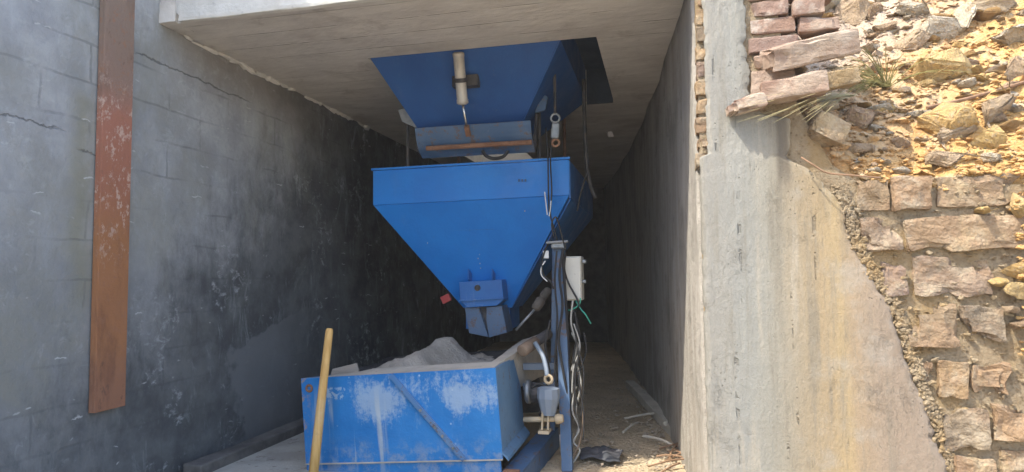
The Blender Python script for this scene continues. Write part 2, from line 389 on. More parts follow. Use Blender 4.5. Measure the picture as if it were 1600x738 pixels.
g = N('ochre_earth', .95)
X, Y, Z = g.xyz()
ff = g.math('ADD', g.math('MULTIPLY', X, .9), g.math('MULTIPLY', Z, -.75))
ff = g.math('ADD', ff, g.math('MULTIPLY', g.math('SUBTRACT', g.noise(3.5, 5, .65), .5), 1.0))
och = g.step(ff, -.60, -.05)
c = g.mix(och, (.44, .345, .255), (.52, .32, .125))
c = g.mix(g.math('MULTIPLY', g.step(g.noise(7, 6, .7), .5, .68), g.math('ADD', .25, g.math('MULTIPLY', och, .6))), c, (.40, .20, .075))
c = g.mix(g.math('MULTIPLY', g.step(g.noise(10, 6, .7, v=g.map((1, 1, 1), (7, 3, 1))), .53, .66), .7), c, (0.534, 0.432, 0.285))
c = g.mix(g.math('MULTIPLY', g.step(g.voro(75), .05, .3, 1, 0), .35), c, (0.552, 0.460, 0.331))
g.color(c); g.bump(g.noise(35, 7, .75), .012); g.bump(g.voro(55), .003); g.bump(g.voro(130), .003); M['earth'] = g.m

def rockmat(key, stops):
    g = N(key, .9); r = g.rnd()
    c = g.ramp(r, stops)
    c = g.mix(g.step(g.noise(9, 6, .7), .5, .66), c, (.56, .42, .25))
    c = g.mix(g.math('MULTIPLY', g.step(g.noise(20, 6, .7), .55, .7), .5), c, (.40, .26, .14))
    g.color(c); g.bump(g.noise(30, 7, .75), .014); g.bump(g.noise(9, 4, .6), .02); M[key] = g.m
rockmat('rock_yellow', [(0, (.66, .45, .17)), (.5, (.68, .50, .24)), (1, (.60, .38, .14))])
rockmat('rock_tan', [(0, (.50, .37, .24)), (.35, (.45, .31, .21)), (.7, (.55, .43, .29)), (1, (.42, .28, .17))])
rockmat('rock_pale', [(0, (.56, .49, .38)), (.5, (.62, .54, .41)), (1, (.50, .44, .35))])

# --- metals, paint
def paint(key, c1, c2, dusty, rough=.42, dust=(.42, .45, .47), rust=0):
    g = N(key, rough, 0, .5)
    c = g.mix(g.step(g.noise(4, 5, .6), .35, .65), c1, c2)
    c = g.mix(g.math('MULTIPLY', g.step(g.noise(22, 7, .75), .6, .75), dusty), c, dust)
    c = g.mix(g.math('MULTIPLY', g.step(g.noise(9, 6, .7, v=g.map((1, 1, .2))), .58, .75), dusty*.6), c, dust)
    c = g.mix(g.step(g.noise(70, 4, .7), .70, .75), c, (.20, .12, .08))
    if rust: c = g.mix(g.math('MULTIPLY', g.step(g.noise(16, 7, .8), .60-.1*rust, .66-.1*rust), .8), c, (.13, .075, .05))
    g.color(c); g.rough(g.step(g.noise(8, 5, .6), .3, .7, rough-.06, rough+.14)); g.bump(g.noise(3, 3, .5), .01); g.bump(g.noise(60, 4, .6), .0012); M[key] = g.m
paint('blue_paint', (.003, .165, .55), (.005, .195, .61), .10)
paint('blue_paint_dusty_shaded', (.012, .10, .34), (.02, .14, .40), .40)
paint('blue_paint_shaded', (.008, .068, .25), (.014, .09, .30), .25, .5, (.20, .22, .24))  # darkened blue, paints the bay's shade onto the upper hopper
paint('steel_blue', (.04, .095, .19), (.09, .145, .23), .8, .5, (.27, .27, .27), .6)
paint('grey_blue', (.14, .18, .24), (.20, .24, .29), .4, .55)
simple('galvanised', (.22, .24, .25), (.32, .33, .34), 12, .5, .7)
simple('cylinder_alu', (.42, .39, .34), (.52, .49, .43), 14, .45, .15, ((.25, .2, .15), .60), .001)
simple('chrome', (.6, .6, .58), (.7, .7, .68), 20, .25, .9)
simple('dark_steel', (.05, .05, .055), (.10, .09, .085), 12, .6, .3, ((.16, .10, .06), .62))
simple('rusty_steel', (.20, .10, .06), (.28, .15, .09), 14, .85, .1, ((.12, .07, .05), .58))
simple('dust_steel', (.08, .07, .06), (.15, .13, .11), 14, .8, .1)
simple('rusty_pipe', (.15, .105, .075), (.22, .165, .12), 14, .8, .1, ((.14, .10, .08), .58))
simple('beige_paint', (.38, .30, .19), (.47, .38, .26), 14, .6, 0, ((.32, .24, .16), .64))
simple('box_grey', (.50, .49, .44), (.56, .55, .49), 10, .55, 0, ((.36, .34, .29), .62), .001)
simple('white_plastic', (.66, .66, .63), (.72, .72, .69), 10, .5)
simple('navy_shade', (.022, .035, .06), (.04, .06, .09), 9, .6, .1)
simple('black_rubber', (.018, .018, .02), (.03, .03, .03), 20, .6, 0, None, .0006)
simple('grey_cable', (.30, .30, .28), (.38, .37, .34), 20, .7, 0, None, .0006)
simple('green_cable', (.04, .28, .20), (.05, .34, .25), 20, .5, 0, None, .0006)
simple('red_plastic', (.38, .05, .05), (.45, .08, .07), 20, .5)
simple('wire_steel', (.10, .07, .05), (.16, .10, .07), 20, .7, .3)
simple('twig', (.20, .12, .07), (.28, .18, .11), 20, .9)
simple('sand', (.30, .27, .23), (.39, .35, .30), 9, .95, 0, ((.28, .25, .22), .58), .010, 90)
simple('dark_fill', (.022, .022, .026), (.05, .05, .052), 5, .9, 0, ((.20, .17, .14), .66), .006, 50)
simple('dust_tan', (.38, .35, .30), (.46, .42, .36), 12, .95, 0, ((.26, .25, .24), .6))
simple('grey_board', (.26, .23, .20), (.33, .29, .25), 12, .9, 0, None, .003, 30, (1, 6, 6))
simple('old_timber', (.48, .44, .36), (.58, .53, .44), 10, .9, 0, ((.26, .22, .17), .6), .004, 30)
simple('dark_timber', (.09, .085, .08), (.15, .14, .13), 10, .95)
simple('rag', (.05, .055, .065), (.10, .10, .11), 14, .8, 0, ((.22, .20, .18), .62))
simple('blue_rag', (.10, .15, .20), (.16, .21, .25), 14, .8)
simple('concrete_plinth', (.34, .32, .28), (.44, .42, .37), 6, .95, 0, ((.22, .20, .18), .58), .006)

# pole wood
g = N('pole_wood', .6)
gr = g.noise(30, 5, .6, 1.5, v=g.map((1, 1, .06)))
c = g.mix(g.step(gr, .35, .68), (.62, .40, .15), (.50, .29, .09))
c = g.mix(g.math('MULTIPLY', g.step(g.noise(26, 6, .75), .58, .7), .6), c, (.33, .19, .07))
c = g.mix(g.math('MULTIPLY', g.step(g.noise(6, 4, .6), .5, .7), .45), c, (.62, .50, .33))
g.color(c); g.bump(gr, .002); M['pole'] = g.m

# rust beam
g = N('rust_primer', .85)
X, Y, Z = g.xyz()
zz = g.math('ADD', Z, g.math('MULTIPLY', g.math('SUBTRACT', g.noise(5, 5, .6), .5), .25))
c = g.ramp(g.step(zz, .3, 1.9), [(0, (.31, .15, .09)), (.08, (.35, .16, .075)), (.35, (.34, .155, .07)), (.5, (.33, .14, .085)), (.74, (.36, .155, .105)), (.84, (.27, .175, .135)), (1, (.23, .17, .13))])
c = g.mix(g.math('MULTIPLY', g.step(g.noise(10, 6, .7, v=g.map((1, 1, .3))), .5, .7), .5), c, (.145, .07, .045))
fk = g.math('MULTIPLY', g.step(g.noise(30, 7, .8, v=g.map((1, 1, .6))), .53, .60), g.math('MULTIPLY', g.step(zz, .78, 1.02), g.step(zz, 1.4, 1.62, 1, 0)))
c = g.mix(g.math('MULTIPLY', fk, .75), c, (.55, .42, .34))
c = g.mix(g.math('MULTIPLY', g.step(g.noise(22, 7, .8), .54, .62), .65), c, (.30, .15, .09))
c = g.mix(g.math('MULTIPLY', g.step(g.noise(15, 7, .8, v=g.map((1, 1, .4), (3, 5, 1))), .58, .66), .75), c, (.13, .075, .055))
g.color(c); g.bump(g.noise(30, 6, .75), .006); g.bump(g.noise(7, 4, .6), .006); M['rust_beam'] = g.m

# skip bin front: blue paint, chalky wash, cement drips (object coordinates = bin coordinates)
g = N('chalky_blue_paint', .5, 0, .4)
X, Y, Z = g.xyz()
c = g.mix(g.step(g.noise(4, 5, .6), .35, .65), (.010, .155, .43), (.025, .20, .50))
wash = g.noise(13, 8, .75, .3, v=g.map((1, 1, .32)))
strk = g.noise(34, 6, .7, v=g.map((1, 1, .16)))
def blob(x0, x1, z0, z1, fx, fz):
    a = g.math('MULTIPLY', g.step(X, x0-fx, x0+fx), g.step(X, x1-fx, x1+fx, 1, 0))
    return g.math('MULTIPLY', a, g.math('MULTIPLY', g.step(Z, z0-fz, z0+fz), g.step(Z, z1-fz, z1+fz, 1, 0)))
b1 = g.math('MAXIMUM', blob(.20, .48, .20, .38, .16, .12), blob(.50, .86, .225, .36, .18, .10))
b1 = g.math('MAXIMUM', b1, g.math('MULTIPLY', blob(.10, .84, .26, .42, .15, .10), .62))
b1 = g.math('MULTIPLY', b1, g.step(g.noise(6, 6, .65, .6, v=g.map((1, 1, .8), (2, 0, 5))), .30, .52, .45, 1.05))
sm = blob(.075, .20, .30, .352, .02, .012)
b1 = g.math('MAXIMUM', b1, g.math('MULTIPLY', sm, g.step(g.noise(38, 3, .6), .42, .56)))
m1 = g.step(g.math('ADD', g.math('MULTIPLY', b1, .68), g.math('ADD', g.math('ADD', g.math('MULTIPLY', wash, .70), g.math('MULTIPLY', strk, .42)), g.math('MULTIPLY', g.math('SUBTRACT', g.noise(70, 5, .75), .5), .7))), .86, 1.12)
c = g.mix(g.math('MULTIPLY', m1, .62), c, (.40, .49, .56))
dr = g.math('MULTIPLY', g.step(g.noise(26, 3, .5, v=g.map((1, 1, .05))), .53, .66), g.math('MULTIPLY', blob(.04, .36, .03, .30, .04, .08), g.step(wash, .3, .5)))
c = g.mix(g.math('MULTIPLY', dr, .7), c, (.46, .50, .50))
sp = g.math('MULTIPLY', g.step(g.voro(28), .05, .16, 1, 0), g.step(g.noise(7, 4, .6), .5, .6))
c = g.mix(g.math('MULTIPLY', sp, .6), c, (.50, .57, .62))
c = g.mix(g.math('MULTIPLY', g.step(g.noise(13, 6, .7, v=g.map((1, 1, .4))), .56, .7), .35), c, (.30, .40, .50))
rs = g.math('MULTIPLY', g.step(X, .0, .05, 1, 0), g.step(g.noise(11, 6, .75), .5, .58))
c = g.mix(rs, c, (.30, .22, .18))
chip = g.math('MULTIPLY', g.step(g.noise(24, 6, .8), .655, .67), g.step(g.noise(4, 3, .5), .45, .6))
c = g.mix(g.math('MULTIPLY', chip, .85), c, (.13, .07, .045))
grime = g.math('MULTIPLY', g.step(Z, .06, .17, 1, 0), g.step(g.noise(17, 7, .75), .45, .62))
c = g.mix(g.math('MULTIPLY', grime, .45), c, (.36, .37, .36))
g.color(c); g.rough(g.step(m1, 0, 1, .42, .85)); g.bump(g.noise(25, 6, .7), .003); g.bump(g.noise(3, 2, .5), .02); M['bin_paint'] = g.m
paint('brace_paint', (.06, .17, .36), (.12, .21, .34), .8, .6, (.36, .32, .27), .6)
paint('bin_side_paint', (.06, .16, .30), (.11, .21, .34), .5, .5, (.34, .38, .40), .35)

# ground
g = N('dusty_ground', .95)
c = g.mix(g.step(g.noise(2.2, 6, .65), .35, .65), (.42, .35, .26), (.52, .44, .33))
c = g.mix(g.math('MULTIPLY', g.step(g.noise(9, 6, .7), .5, .66), .7), c, (.34, .27, .205))
c = g.mix(g.math('MULTIPLY', g.step(g.voro(40), .05, .2, 1, 0), .5), c, (.58, .52, .42))
g.color(c); g.bump(g.noise(20, 7, .75), .02); g.bump(g.voro(60), .006); M['ground'] = g.m

g = N('floor_dust', .95)
c = g.mix(g.step(g.noise(2.2, 6, .65), .35, .65), (.50, .395, .26), (.62, .50, .34))
c = g.mix(g.math('MULTIPLY', g.step(g.noise(9, 6, .7), .52, .68), .7), c, (.36, .29, .21))
c = g.mix(g.math('MULTIPLY', g.step(g.voro(40), .05, .2, 1, 0), .5), c, (.62, .56, .46))
g.color(c); g.bump(g.noise(20, 7, .75), .02); g.bump(g.voro(60), .006); M['floor_dust'] = g.m
g = N('grass_blade', .95, 0, .05)
c = g.mix(g.noise(12, 3, .6), (.10, .105, .035), (.23, .19, .08)); g.color(c); M['grass'] = g.m
g = N('dry_grass', .95, 0, .05)
c = g.mix(g.noise(12, 3, .6), (.30, .27, .13), (.40, .33, .18)); g.color(c); M['dry_grass'] = g.m

# ------------------------------------------------------------------ ground and tunnel shell
ZC = 1.8            # ceiling
XW = -1.89          # face of the grey side wall
YF = 2.08           # facade plane
b = bmesh.new()
q = [b.verts.new(p) for p in ((-58, -58, -.03), (58, -58, -.03), (58, 58, -.03), (-58, 58, -.03))]; b.faces.new(q)
tag(obj('ground', b, M['ground']), kind='structure')
b = bmesh.new(); nx, ny = 90, 260
grid = []
for j in range(ny+1):
    row = []
    for i in range(nx+1):
        x = -1.95 + 2.5*i/nx; y = -1.0 + 10.0*(j/ny)**1.0
        z = .012*fbm(Vector((x*3, y*3, 0)), 5) + .006*noise.noise(Vector((x*22, y*22, 4)))
        z += .015*max(0, 1-abs(x-.1)/.3)*(.5+.5*noise.noise(Vector((x*5, y*5, 2))))
        row.append(b.verts.new((x, y, z)))
    grid.append(row)
for j in range(ny):
    for i in range(nx): b.faces.new((grid[j][i], grid[j][i+1], grid[j+1][i+1], grid[j+1][i]))
tag(obj('floor', b, M['floor_dust'], smooth=True), kind='structure')

# grey side wall (left)
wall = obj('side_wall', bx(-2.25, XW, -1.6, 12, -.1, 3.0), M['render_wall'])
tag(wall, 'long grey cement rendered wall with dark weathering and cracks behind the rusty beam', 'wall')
# rough mortar bead where the wall meets the slab
b = bmesh.new()
rnd = random.Random(3)
y = 2.16
while y < 3.9:
    L = rnd.uniform(.03, .09)
    if noise.noise(Vector((y*3.1, 0, 1))) > -.28:
        rr = rnd.uniform(.010, .026)*(1.0 if y > 2.3 else .7)
        rk = rock_bm(int(y*1000), False)
        bmesh.ops.scale(rk, vec=(rr*1.7, L*1.5, rr*1.8), verts=rk.verts)
        bmesh.ops.translate(rk, vec=(XW+.004, y+L/2, ZC-.004+rnd.uniform(-.006, .004)), verts=rk.verts); join(b, rk)
    y += L
tag(obj('mortar_bead', b, M['slab_edge'], wall), kind='stuff')

# roof slab with hopper opening
H1 = (-1.285, -.237, 2.67, 3.72)          # opening of the upper hopper
H2 = (-1.58, -1.05, 4.75, 5.7)            # roof light far behind
H3 = (-.345, -.305, 4.52, 4.70)
hs = [H1, H2, H3]
SX0, SX1, SY0 = -1.815, .42, 2.085
xs = [XW, .42] + [h[k] for h in hs for k in (0, 1)]; ys = [SY0+.02, 12] + [h[k] for h in hs for k in (2, 3)]
slab = obj('roof_slab', sheet(xs, ys, hs, 'z', ZC, .2), M['slab'])
tag(slab, 'thick concrete slab roofing the bay above the blue hoppers', 'slab')
fas = rough_brick(((SX0+SX1)/2, SY0+.008, ZC+.115), (SX1-SX0, .03, .24), None, .004, 9, 4, 14, .006)
obj('slab_edge', fas, M['slab_edge'], slab)
b = bmesh.new()          # unseen curb added round the roof light to block direct sun
for q in ((-1.70, -1.58, 4.63, 5.82), (-1.05, -.93, 4.63, 5.82)): bx(*q, ZC+.201, 3.05, bm=b)
bx(-1.579, -1.051, 4.63, 4.75, ZC+.201, 3.05, bm=b); bx(-1.579, -1.051, 5.70, 5.82, ZC+.201, 3.05, bm=b)
obj('shaft', b, M['slab_edge'], slab)
# dirty infill block between slab end and side wall
obj('infill', rough_brick((XW+.036, SY0+.10, ZC+.10), (.075, .2, .2), None, .006, 16, 2), M['rust_pl'] if 'rust_pl' in M else M['slab'], slab)
# far end wall, coloured dark to paint the depth black
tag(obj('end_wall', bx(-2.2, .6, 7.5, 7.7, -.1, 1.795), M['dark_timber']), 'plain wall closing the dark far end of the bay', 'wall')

# right inner wall, turned slightly inwards
YE = 7.6
def xin(y): return .132 - .075*(y-YF) - .0115*max(0, y-YF)**2
YI = YF+.075
b = bmesh.new(); rows = []
for j in range(121):
    y = YI + (YE-YI)*j/120; row = []
    for i in range(31):
        z = -.1 + (ZC-.002+.1)*i/30
        row.append(b.verts.new((xin(y) + .010*noise.noise(Vector((y*2.2, z*1.6, 3))) + .004*noise.noise(Vector((y*9, z*5, 8))), y, z)))
    row += [b.verts.new((xin(y)+.24, y, ZC-.002)), b.verts.new((xin(y)+.24, y, -.1))]
    rows.append(row)
for j in range(120):
    for i in range(33): b.faces.new((rows[j][i], rows[j][(i+1) % 33], rows[j+1][(i+1) % 33], rows[j+1][i]))
b.faces.new(rows[0]); b.faces.new(rows[-1][::-1])
inner = obj('tunnel_wall', b, M['inner_plaster'], None, True)
tag(inner, 'pale plastered inner wall of the bay beside the floor litter', 'wall')

# ------------------------------------------------------------------ ruined wall (right facade)
ruin = thing('ruined_wall', (.6, YF, 0), 'sunlit broken brick wall with stained plaster at the mouth of the bay', 'wall')
prof = [(.134, -.1), (2.6, -.1), (2.6, 1.04), (.62, 1.04), (.52, 1.12), (.44, 1.28), (.40, 1.40), (.38, 1.62), (.38, 1.98), (.134, 1.98)]
b = roughen(prism([(x, YF+.022, z) for x, z in prof], (0, .38, 0)), 0, 1)
obj('core', b, M['mortar'], ruin)
# plaster coat: outline from the photograph's edge, ragged; front grid for relief
edge_px = [(1162, -60), (1164, 0), (1168, 40), (1164, 70), (1170, 108), (1172, 150), (1192, 178), (1232, 184), (1236, 215), (1232, 245), (1262, 262), (1290, 292), (1312, 308), (1322, 350), (1342, 398), (1372, 445), (1398, 500), (1415, 560), (1438, 610), (1458, 670), (1482, 738), (1530, 860)]
E_ = [aY(x, y, YF) for x, y in edge_px]
def edge_x(z):
    pts = sorted([(p.z, p.x) for p in E_])
    if z <= pts[0][0]: return pts[0][1]
    for (z0, x0), (z1, x1) in zip(pts, pts[1:]):
        if z0 <= z <= z1: return x0 + (x1-x0)*(z-z0)/max(1e-6, z1-z0)
    return pts[-1][1]
def left_x(z):
    base = .132
    if z > 1.17: base += .024 + .008*noise.noise(Vector((0, z*25, 3))) + .006*noise.noise(Vector((0, z*70, 3)))
    else: base += .004*noise.noise(Vector((0, z*30, 3)))
    return base
b = bmesh.new(); NZ, NX = 230, 60; rows = []
for j in range(NZ+1):
    z = -.08 + (1.96+.08)*j/NZ
    xl = left_x(z); xr = edge_x(z) + .014*noise.noise(Vector((z*18, 2, 0))) + .008*noise.noise(Vector((z*55, 5, 0)))
    row = []
    for i in range(NX+1):
        t = i/NX; x = xl + (xr-xl)*t
        ed = min((xr-x), .03)/.03; el = min((x-xl), .012)/.012
        yy = YF +   .005*noise.noise(Vector((x*6, 0, z*3))) + .002*noise.noise(Vector((x*25, 1, z*5))) + .0012*noise.noise(Vector((x*80, 1, z*30)))
        yy += .008*(1-min(ed, 1))**2 + .008*(1-el)**2
        row.append(b.verts.new((x, yy, z)))
    rows.append(row)
for j in range(NZ):
    for i in range(NX): b.faces.new((rows[j][i], rows[j][i+1], rows[j+1][i+1], rows[j+1][i]))
# returns (edge thickness)
for side, dx in ((0, 0), (NX, 0)):
    back = [b.verts.new((r_[side].co.x, YF+.06, r_[side].co.z)) for r_ in rows]
    for j in range(NZ): b.faces.new((rows[j][side], rows[j+1][side], back[j+1], back[j]))
obj('plaster', b, M['plaster'], ruin, smooth=True)
# crumbling edge of the plaster: ribbon of mortar lumps down the diagonal
b = bmesh.new(); rnd = random.Random(11)
diag = [aY(x, y, YF-.002) for x, y in [(1300, 296), (1322, 330), (1334, 375), (1356, 420), (1385, 462), (1405, 510), (1422, 560), (1440, 610), (1460, 665), (1484, 738), (1510, 800)]]
for p in smoothpts(diag, 40):
    for k in range(4):
        r_ = abs(rnd.gauss(.003, .003)) + .0025
        rk = rock_bm(rnd.randrange(60), False)
        bmesh.ops.scale(rk, vec=(r_*2, r_*1.4, r_*2), verts=rk.verts); bmesh.ops.rotate(rk, cent=(0, 0, 0), matrix=Matrix.Rotation(rnd.uniform(0, 6), 3, 'Y'), verts=rk.verts)
        bmesh.ops.translate(rk, vec=p + Vector((rnd.gauss(.012, .009), rnd.uniform(.008, .015), rnd.gauss(0, .008))), verts=rk.verts); join(b, rk)
tag(obj('crumbling_edge', b, M['mortar'], ruin), kind='stuff')

def brick_px(x0, y0, x1, y1, Y=YF, depth=.11, mat_='brick', amp=.005, seed=0, tilt=0, parent=ruin, name='brick', cuts=3):
    a, c_ = aY(x0, y0, Y), aY(x1, y1, Y)
    a2 = aY(x1, y0, Y)
    s = (abs(c_.x-a.x), depth, abs((a.z+a2.z)/2-c_.z)-.0)
    ctr = Vector(((a.x+c_.x)/2, Y+depth/2, (aY((x0+x1)/2, y0, Y).z + aY((x0+x1)/2, y1, Y).z)/2))
    s = (s[0], depth, aY((x0+x1)/2, y0, Y).z - aY((x0+x1)/2, y1, Y).z)
    rot = Matrix.Rotation(R(tilt), 3, 'Y')
    return obj(name, rough_brick(ctr, s, rot, amp, 20, seed, cuts, .0045), M[mat_], parent)
# upper courses at the broken end of the wall
rnd = random.Random(5); k = 0
for (y0, y1, x0) in [(-52, -30, 1172), (-26, -3, 1170), (1, 24, 1174), (28, 51, 1172), (56, 80, 1170), (84, 104, 1178), (108, 148, 1174)]:
    x = x0
    for n_ in range(2 if y0 < 30 else 1):
        L = rnd.choice((52, 70)) if n_ else rnd.choice((60, 72, 80))
        brick_px(x, y0 - .05*(x-1170), x+L, y1 - .05*(x-1170), YF-.004+rnd.uniform(-.008, .02), .115, 'brick', .004, k); k += 1
        x += L + 5
# toothed brick ends along the inner corner, where plaster has fallen
for i, y0 in enumerate([-46, -18, 10, 38, 66, 94, 122, 151, 180, 208, 235]):
    brick_px(1087 + (i % 2)*2, y0+2, 1122, y0+26, YF+.008+.004*(i % 3), .1, 'block', .006, 40+i)
# big exposed blocks right of the plaster edge
blocks = [(1338, 281, 1392, 328), (1396, 276, 1458, 328), (1462, 272, 1606, 322), (1346, 340, 1412, 392), (1416, 337, 1620, 390),
          (1378, 408, 1420, 462), (1426, 402, 1556, 462), (1416, 476, 1500, 542), (1504, 480, 1572, 536), (1432, 566, 1462, 612), (1466, 566, 1516, 622),
          (1520, 568, 1580, 618), (1472, 640, 1550, 704), (1554, 634, 1640, 690), (1494, 718, 1560, 770), (1564, 704, 1650, 760)]
for i, q in enumerate(blocks):
    brick_px(*q, Y=YF+.002+random.Random(i).uniform(-.010, .010), depth=.12, mat_='block', amp=.010, seed=70+i, tilt=random.Random(i+9).uniform(-2.5, 2.5), name='stone_block', cuts=4)
for row in range(6):      # the same courses carried on past the frame
    x = 1.02 + .1*(row % 2)
    while x < 2.5:
        z = .16 + row*.155; L = rnd.uniform(.16, .3)
        if x+L > 1.05:
            obj('stone_block', rough_brick((max(x, 1.05)+L/2, YF+.055, z), (L-.015, .12, .125), None, .008, 20, k, 2), M['block'], ruin); k += 1
        x += L
# rubble mortar packed in the joints between the blocks
b = bmesh.new(); rnd = random.Random(21)
for k in range(1000):
    z = rnd.uniform(.05, 1.07); x = rnd.uniform(edge_x(z)+.01, 1.35)
    r_ = abs(rnd.gauss(.003, .004))+.002
    rk = rock_bm(rnd.randrange(60), False)
    bmesh.ops.scale(rk, vec=(r_*2.4, r_*1.6, r_*1.7), verts=rk.verts); bmesh.ops.rotate(rk, cent=(0, 0, 0), matrix=Matrix.Rotation(rnd.uniform(0, 6), 3, 'Z'), verts=rk.verts)
    bmesh.ops.translate(rk, vec=(x, YF+.016+rnd.uniform(-.006, .010), z), verts=rk.verts); join(b, rk)
tag(obj('joint_rubble', b, M['mortar'], ruin), kind='stuff')

# ------------------------------------------------------------------ earth bank
def z0(x):
    P = [(.20, 1.86), (.36, 1.80), (.40, 1.62), (.44, 1.44), (.47, 1.28), (.53, 1.15), (.60, 1.06), (.75, 1.045), (1.0, 1.05), (3, 1.10)]
    for (a, za), (c_, zc) in zip(P, P[1:]):
        if x <= c_: return za + (zc-za)*max(0, x-a)/(c_-a)
    return P[-1][1]
def bank_z(x, y):
    t = y - (YF-.015)
    z = z0(x) - .02 + (1.05*t if t < 1.2 else 1.26 + .35*(t-1.2))
    z = min(z, 3.1 + .05*noise.noise(Vector((x, y, 0))))
    a = min(1, max(0, t)*8 + .55)
    z += a*(.05*fbm(Vector((x*4, y*4, 1.3)), 3) + .030*fbm(Vector((x*13, y*13, 5)), 4) + .010*noise.noise(Vector((x*50, y*50, 2))))
    return z
def bank_hit(px, py):
    d = ray(px, py); t = 2.08/d.y
    for _ in range(900):
        p = CO + d*t
        if p.z < bank_z(p.x, p.y): return p
        t += .002/d.y
    return None
b = bmesh.new(); xs = [.22 + 1.25*i/150 for i in range(151)] + [1.5+.08*i for i in range(1, 60)]
ys = [YF+.022 + 1.165*(j/130) for j in range(131)] + [YF+1.2+.1*j for j in range(1, 60)]
G = []
for y in ys: G.append([b.verts.new((x, y, bank_z(x, y))) for x in xs])
for j in range(len(ys)-1):
    for i in range(len(xs)-1): b.faces.new((G[j][i], G[j][i+1], G[j+1][i+1], G[j+1][i]))
lip = [b.verts.new((v.co.x, v.co.y+.17, v.co.z-.40)) for v in G[0]]
for i in range(len(xs)-1): b.faces.new((lip[i], lip[i+1], G[0][i+1], G[0][i]))
tag(obj('earth_bank', b, M['earth'], smooth=True), kind='structure')

# gravel strewn on the bank
b = bmesh.new(); rnd = random.Random(31)
protos = []
for s_ in range(24):
    rk = rock_bm(300+s_, False); protos.append(([v.co.copy() for v in rk.verts], [[v.index for v in f.verts] for f in rk.faces])); rk.free()
for s_ in range(24):
    pass
V, F = [], []
def add_pebble(p, r_):
    vs, fs = rnd.choice(protos)
    m = Matrix.Rotation(rnd.uniform(0, 6.3), 3, 'Z') @ Matrix.Rotation(rnd.uniform(-.5, .5), 3, 'X') @ Matrix.Diagonal((r_*2*rnd.uniform(.8, 1.5), r_*2, r_*2*rnd.uniform(.5, .9)))
    o_ = len(V); V.extend([m @ v + p for v in vs]); F.extend([[i+o_ for i in f] for f in fs])
for k in range(4200):
    x = rnd.uniform(.32, 1.5); y = YF + .02 + 1.0*rnd.random()**1.9
    r_ = min(.024, .004 + abs(rnd.gauss(0, .006)))
    add_pebble(Vector((x, y, bank_z(x, y)+r_*.2)), r_)
for k in range(500):       # crumbs along the lip of the bank
    x = rnd.uniform(.45, 1.4); y = YF + rnd.uniform(.015, .05); r_ = rnd.uniform(.003, .012)
    add_pebble(Vector((x, y, bank_z(x, y) + r_*.3)), r_)
for k in range(350):       # spill lying on the ledges of the blocks
    x = rnd.uniform(.98, 1.25); z = rnd.uniform(.55, 1.05)
    add_pebble(Vector((x, YF-.005+rnd.uniform(-.015, .02), z)), rnd.uniform(.004, .014))
me = bpy.data.meshes.new('rubble'); me.from_pydata(V, [], F); me.validate(); me.materials.append(M['earth'])
o = bpy.data.objects.new('rubble', me); C.objects.link(o)
tag(o, kind='stuff')

# rocks one can pick out
RB = [rock_bm(s_) for s_ in range(14)]; RM = []
for i, rb in enumerate(RB):
    me = bpy.data.meshes.new('rock'); bmesh.ops.recalc_face_normals(rb, faces=rb.faces); rb.to_mesh(me); rb.free()
    RM.append(me)
RMM = {}
def rock(p, s, matk, rz=0, tilt=0, i=0, label=None, group=None):
    key = (i % 14, matk)
    if key not in RMM:
        me = RM[i % 14].copy(); me.materials.clear(); me.materials.append(M[matk]); RMM[key] = me
    o = bpy.data.objects.new('rock', RMM[key]); C.objects.link(o)
    o.location = p; o.scale = s; o.rotation_euler = (tilt, 0, rz)
    return tag(o, label or 'small rock lying loose in the ochre earth bank', 'rock', group)
MPP = .00235
big = [(1462, 116, 92, 62, 'rock_yellow', 'largest yellow boulder, lying mid slope right of the grass tuft'),
       (1478, 192, 72, 58, 'rock_yellow', 'bright yellow angular rock half way down the earth bank below the largest boulder'),
       (1475, 250, 46, 36, 'rock_tan', 'rounded pinkish rock just above the top course of blocks'),
       (1538, 222, 48, 42, 'rock_yellow', 'pale yellow rock with a tapered top, right of the brown slab stone'),
       (1497, 217, 66, 34, 'rock_tan', 'flat brown slab stone lying under the bright yellow angular rock'),
       (1546, 248, 22, 26, 'rock_pale', 'small white upright pebble near the top course of blocks'),
       (1280, 12, 66, 34, 'rock_pale', 'pale slab of broken render lying on the topmost brick courses'),
       (1330, 28, 46, 50, 'rock_tan', 'brown rubble lump beside the pale render slab at the top of the picture'),
       (1358, 22, 30, 48, 'rock_tan', 'narrow upright rubble chip at the top of the slope'),
       (1498, 34, 40, 56, 'rock_pale', 'whitish jagged rock standing near the top edge of the slope'),
       (1462, 52, 54, 38, 'rock_pale', 'grey white lump left of the whitish jagged rock'),
       (1584, 58, 52, 42, 'rock_pale', 'grey white rock at the top right edge of the slope'),
       (1272, 44, 34, 20, 'rock_yellow', 'small yellow rock wedged above the long tilted brick'),
       (1420, 70, 46, 40, 'rock_tan', 'tan rock above the grass tuft'),
       (1405, 268, 28, 15, 'rock_pale', 'small flat white stone on top of the highest course of blocks'),
       (1288, 168, 44, 24, 'rock_pale', 'grey white stone tucked under the pink brick beside the grass'),
       (1342, 186, 42, 52, 'rock_tan', 'tan upright rock below the grass tuft'),
       (1578, 118, 44, 50, 'rock_tan', 'brown earth clod by the right edge of the picture'),
       (1560, 178, 60, 46, 'rock_tan', 'wide orange brown clod above the pale yellow tapered rock'),
       (1340, 236, 40, 30, 'rock_tan', 'tan lump above the thin root'),
       (1425, 20, 44, 26, 'rock_pale', 'flat pale chip near the top of the slope'),
       (1545, 20, 60, 24, 'rock_tan', 'flat brownish slab near the top right of the slope')]
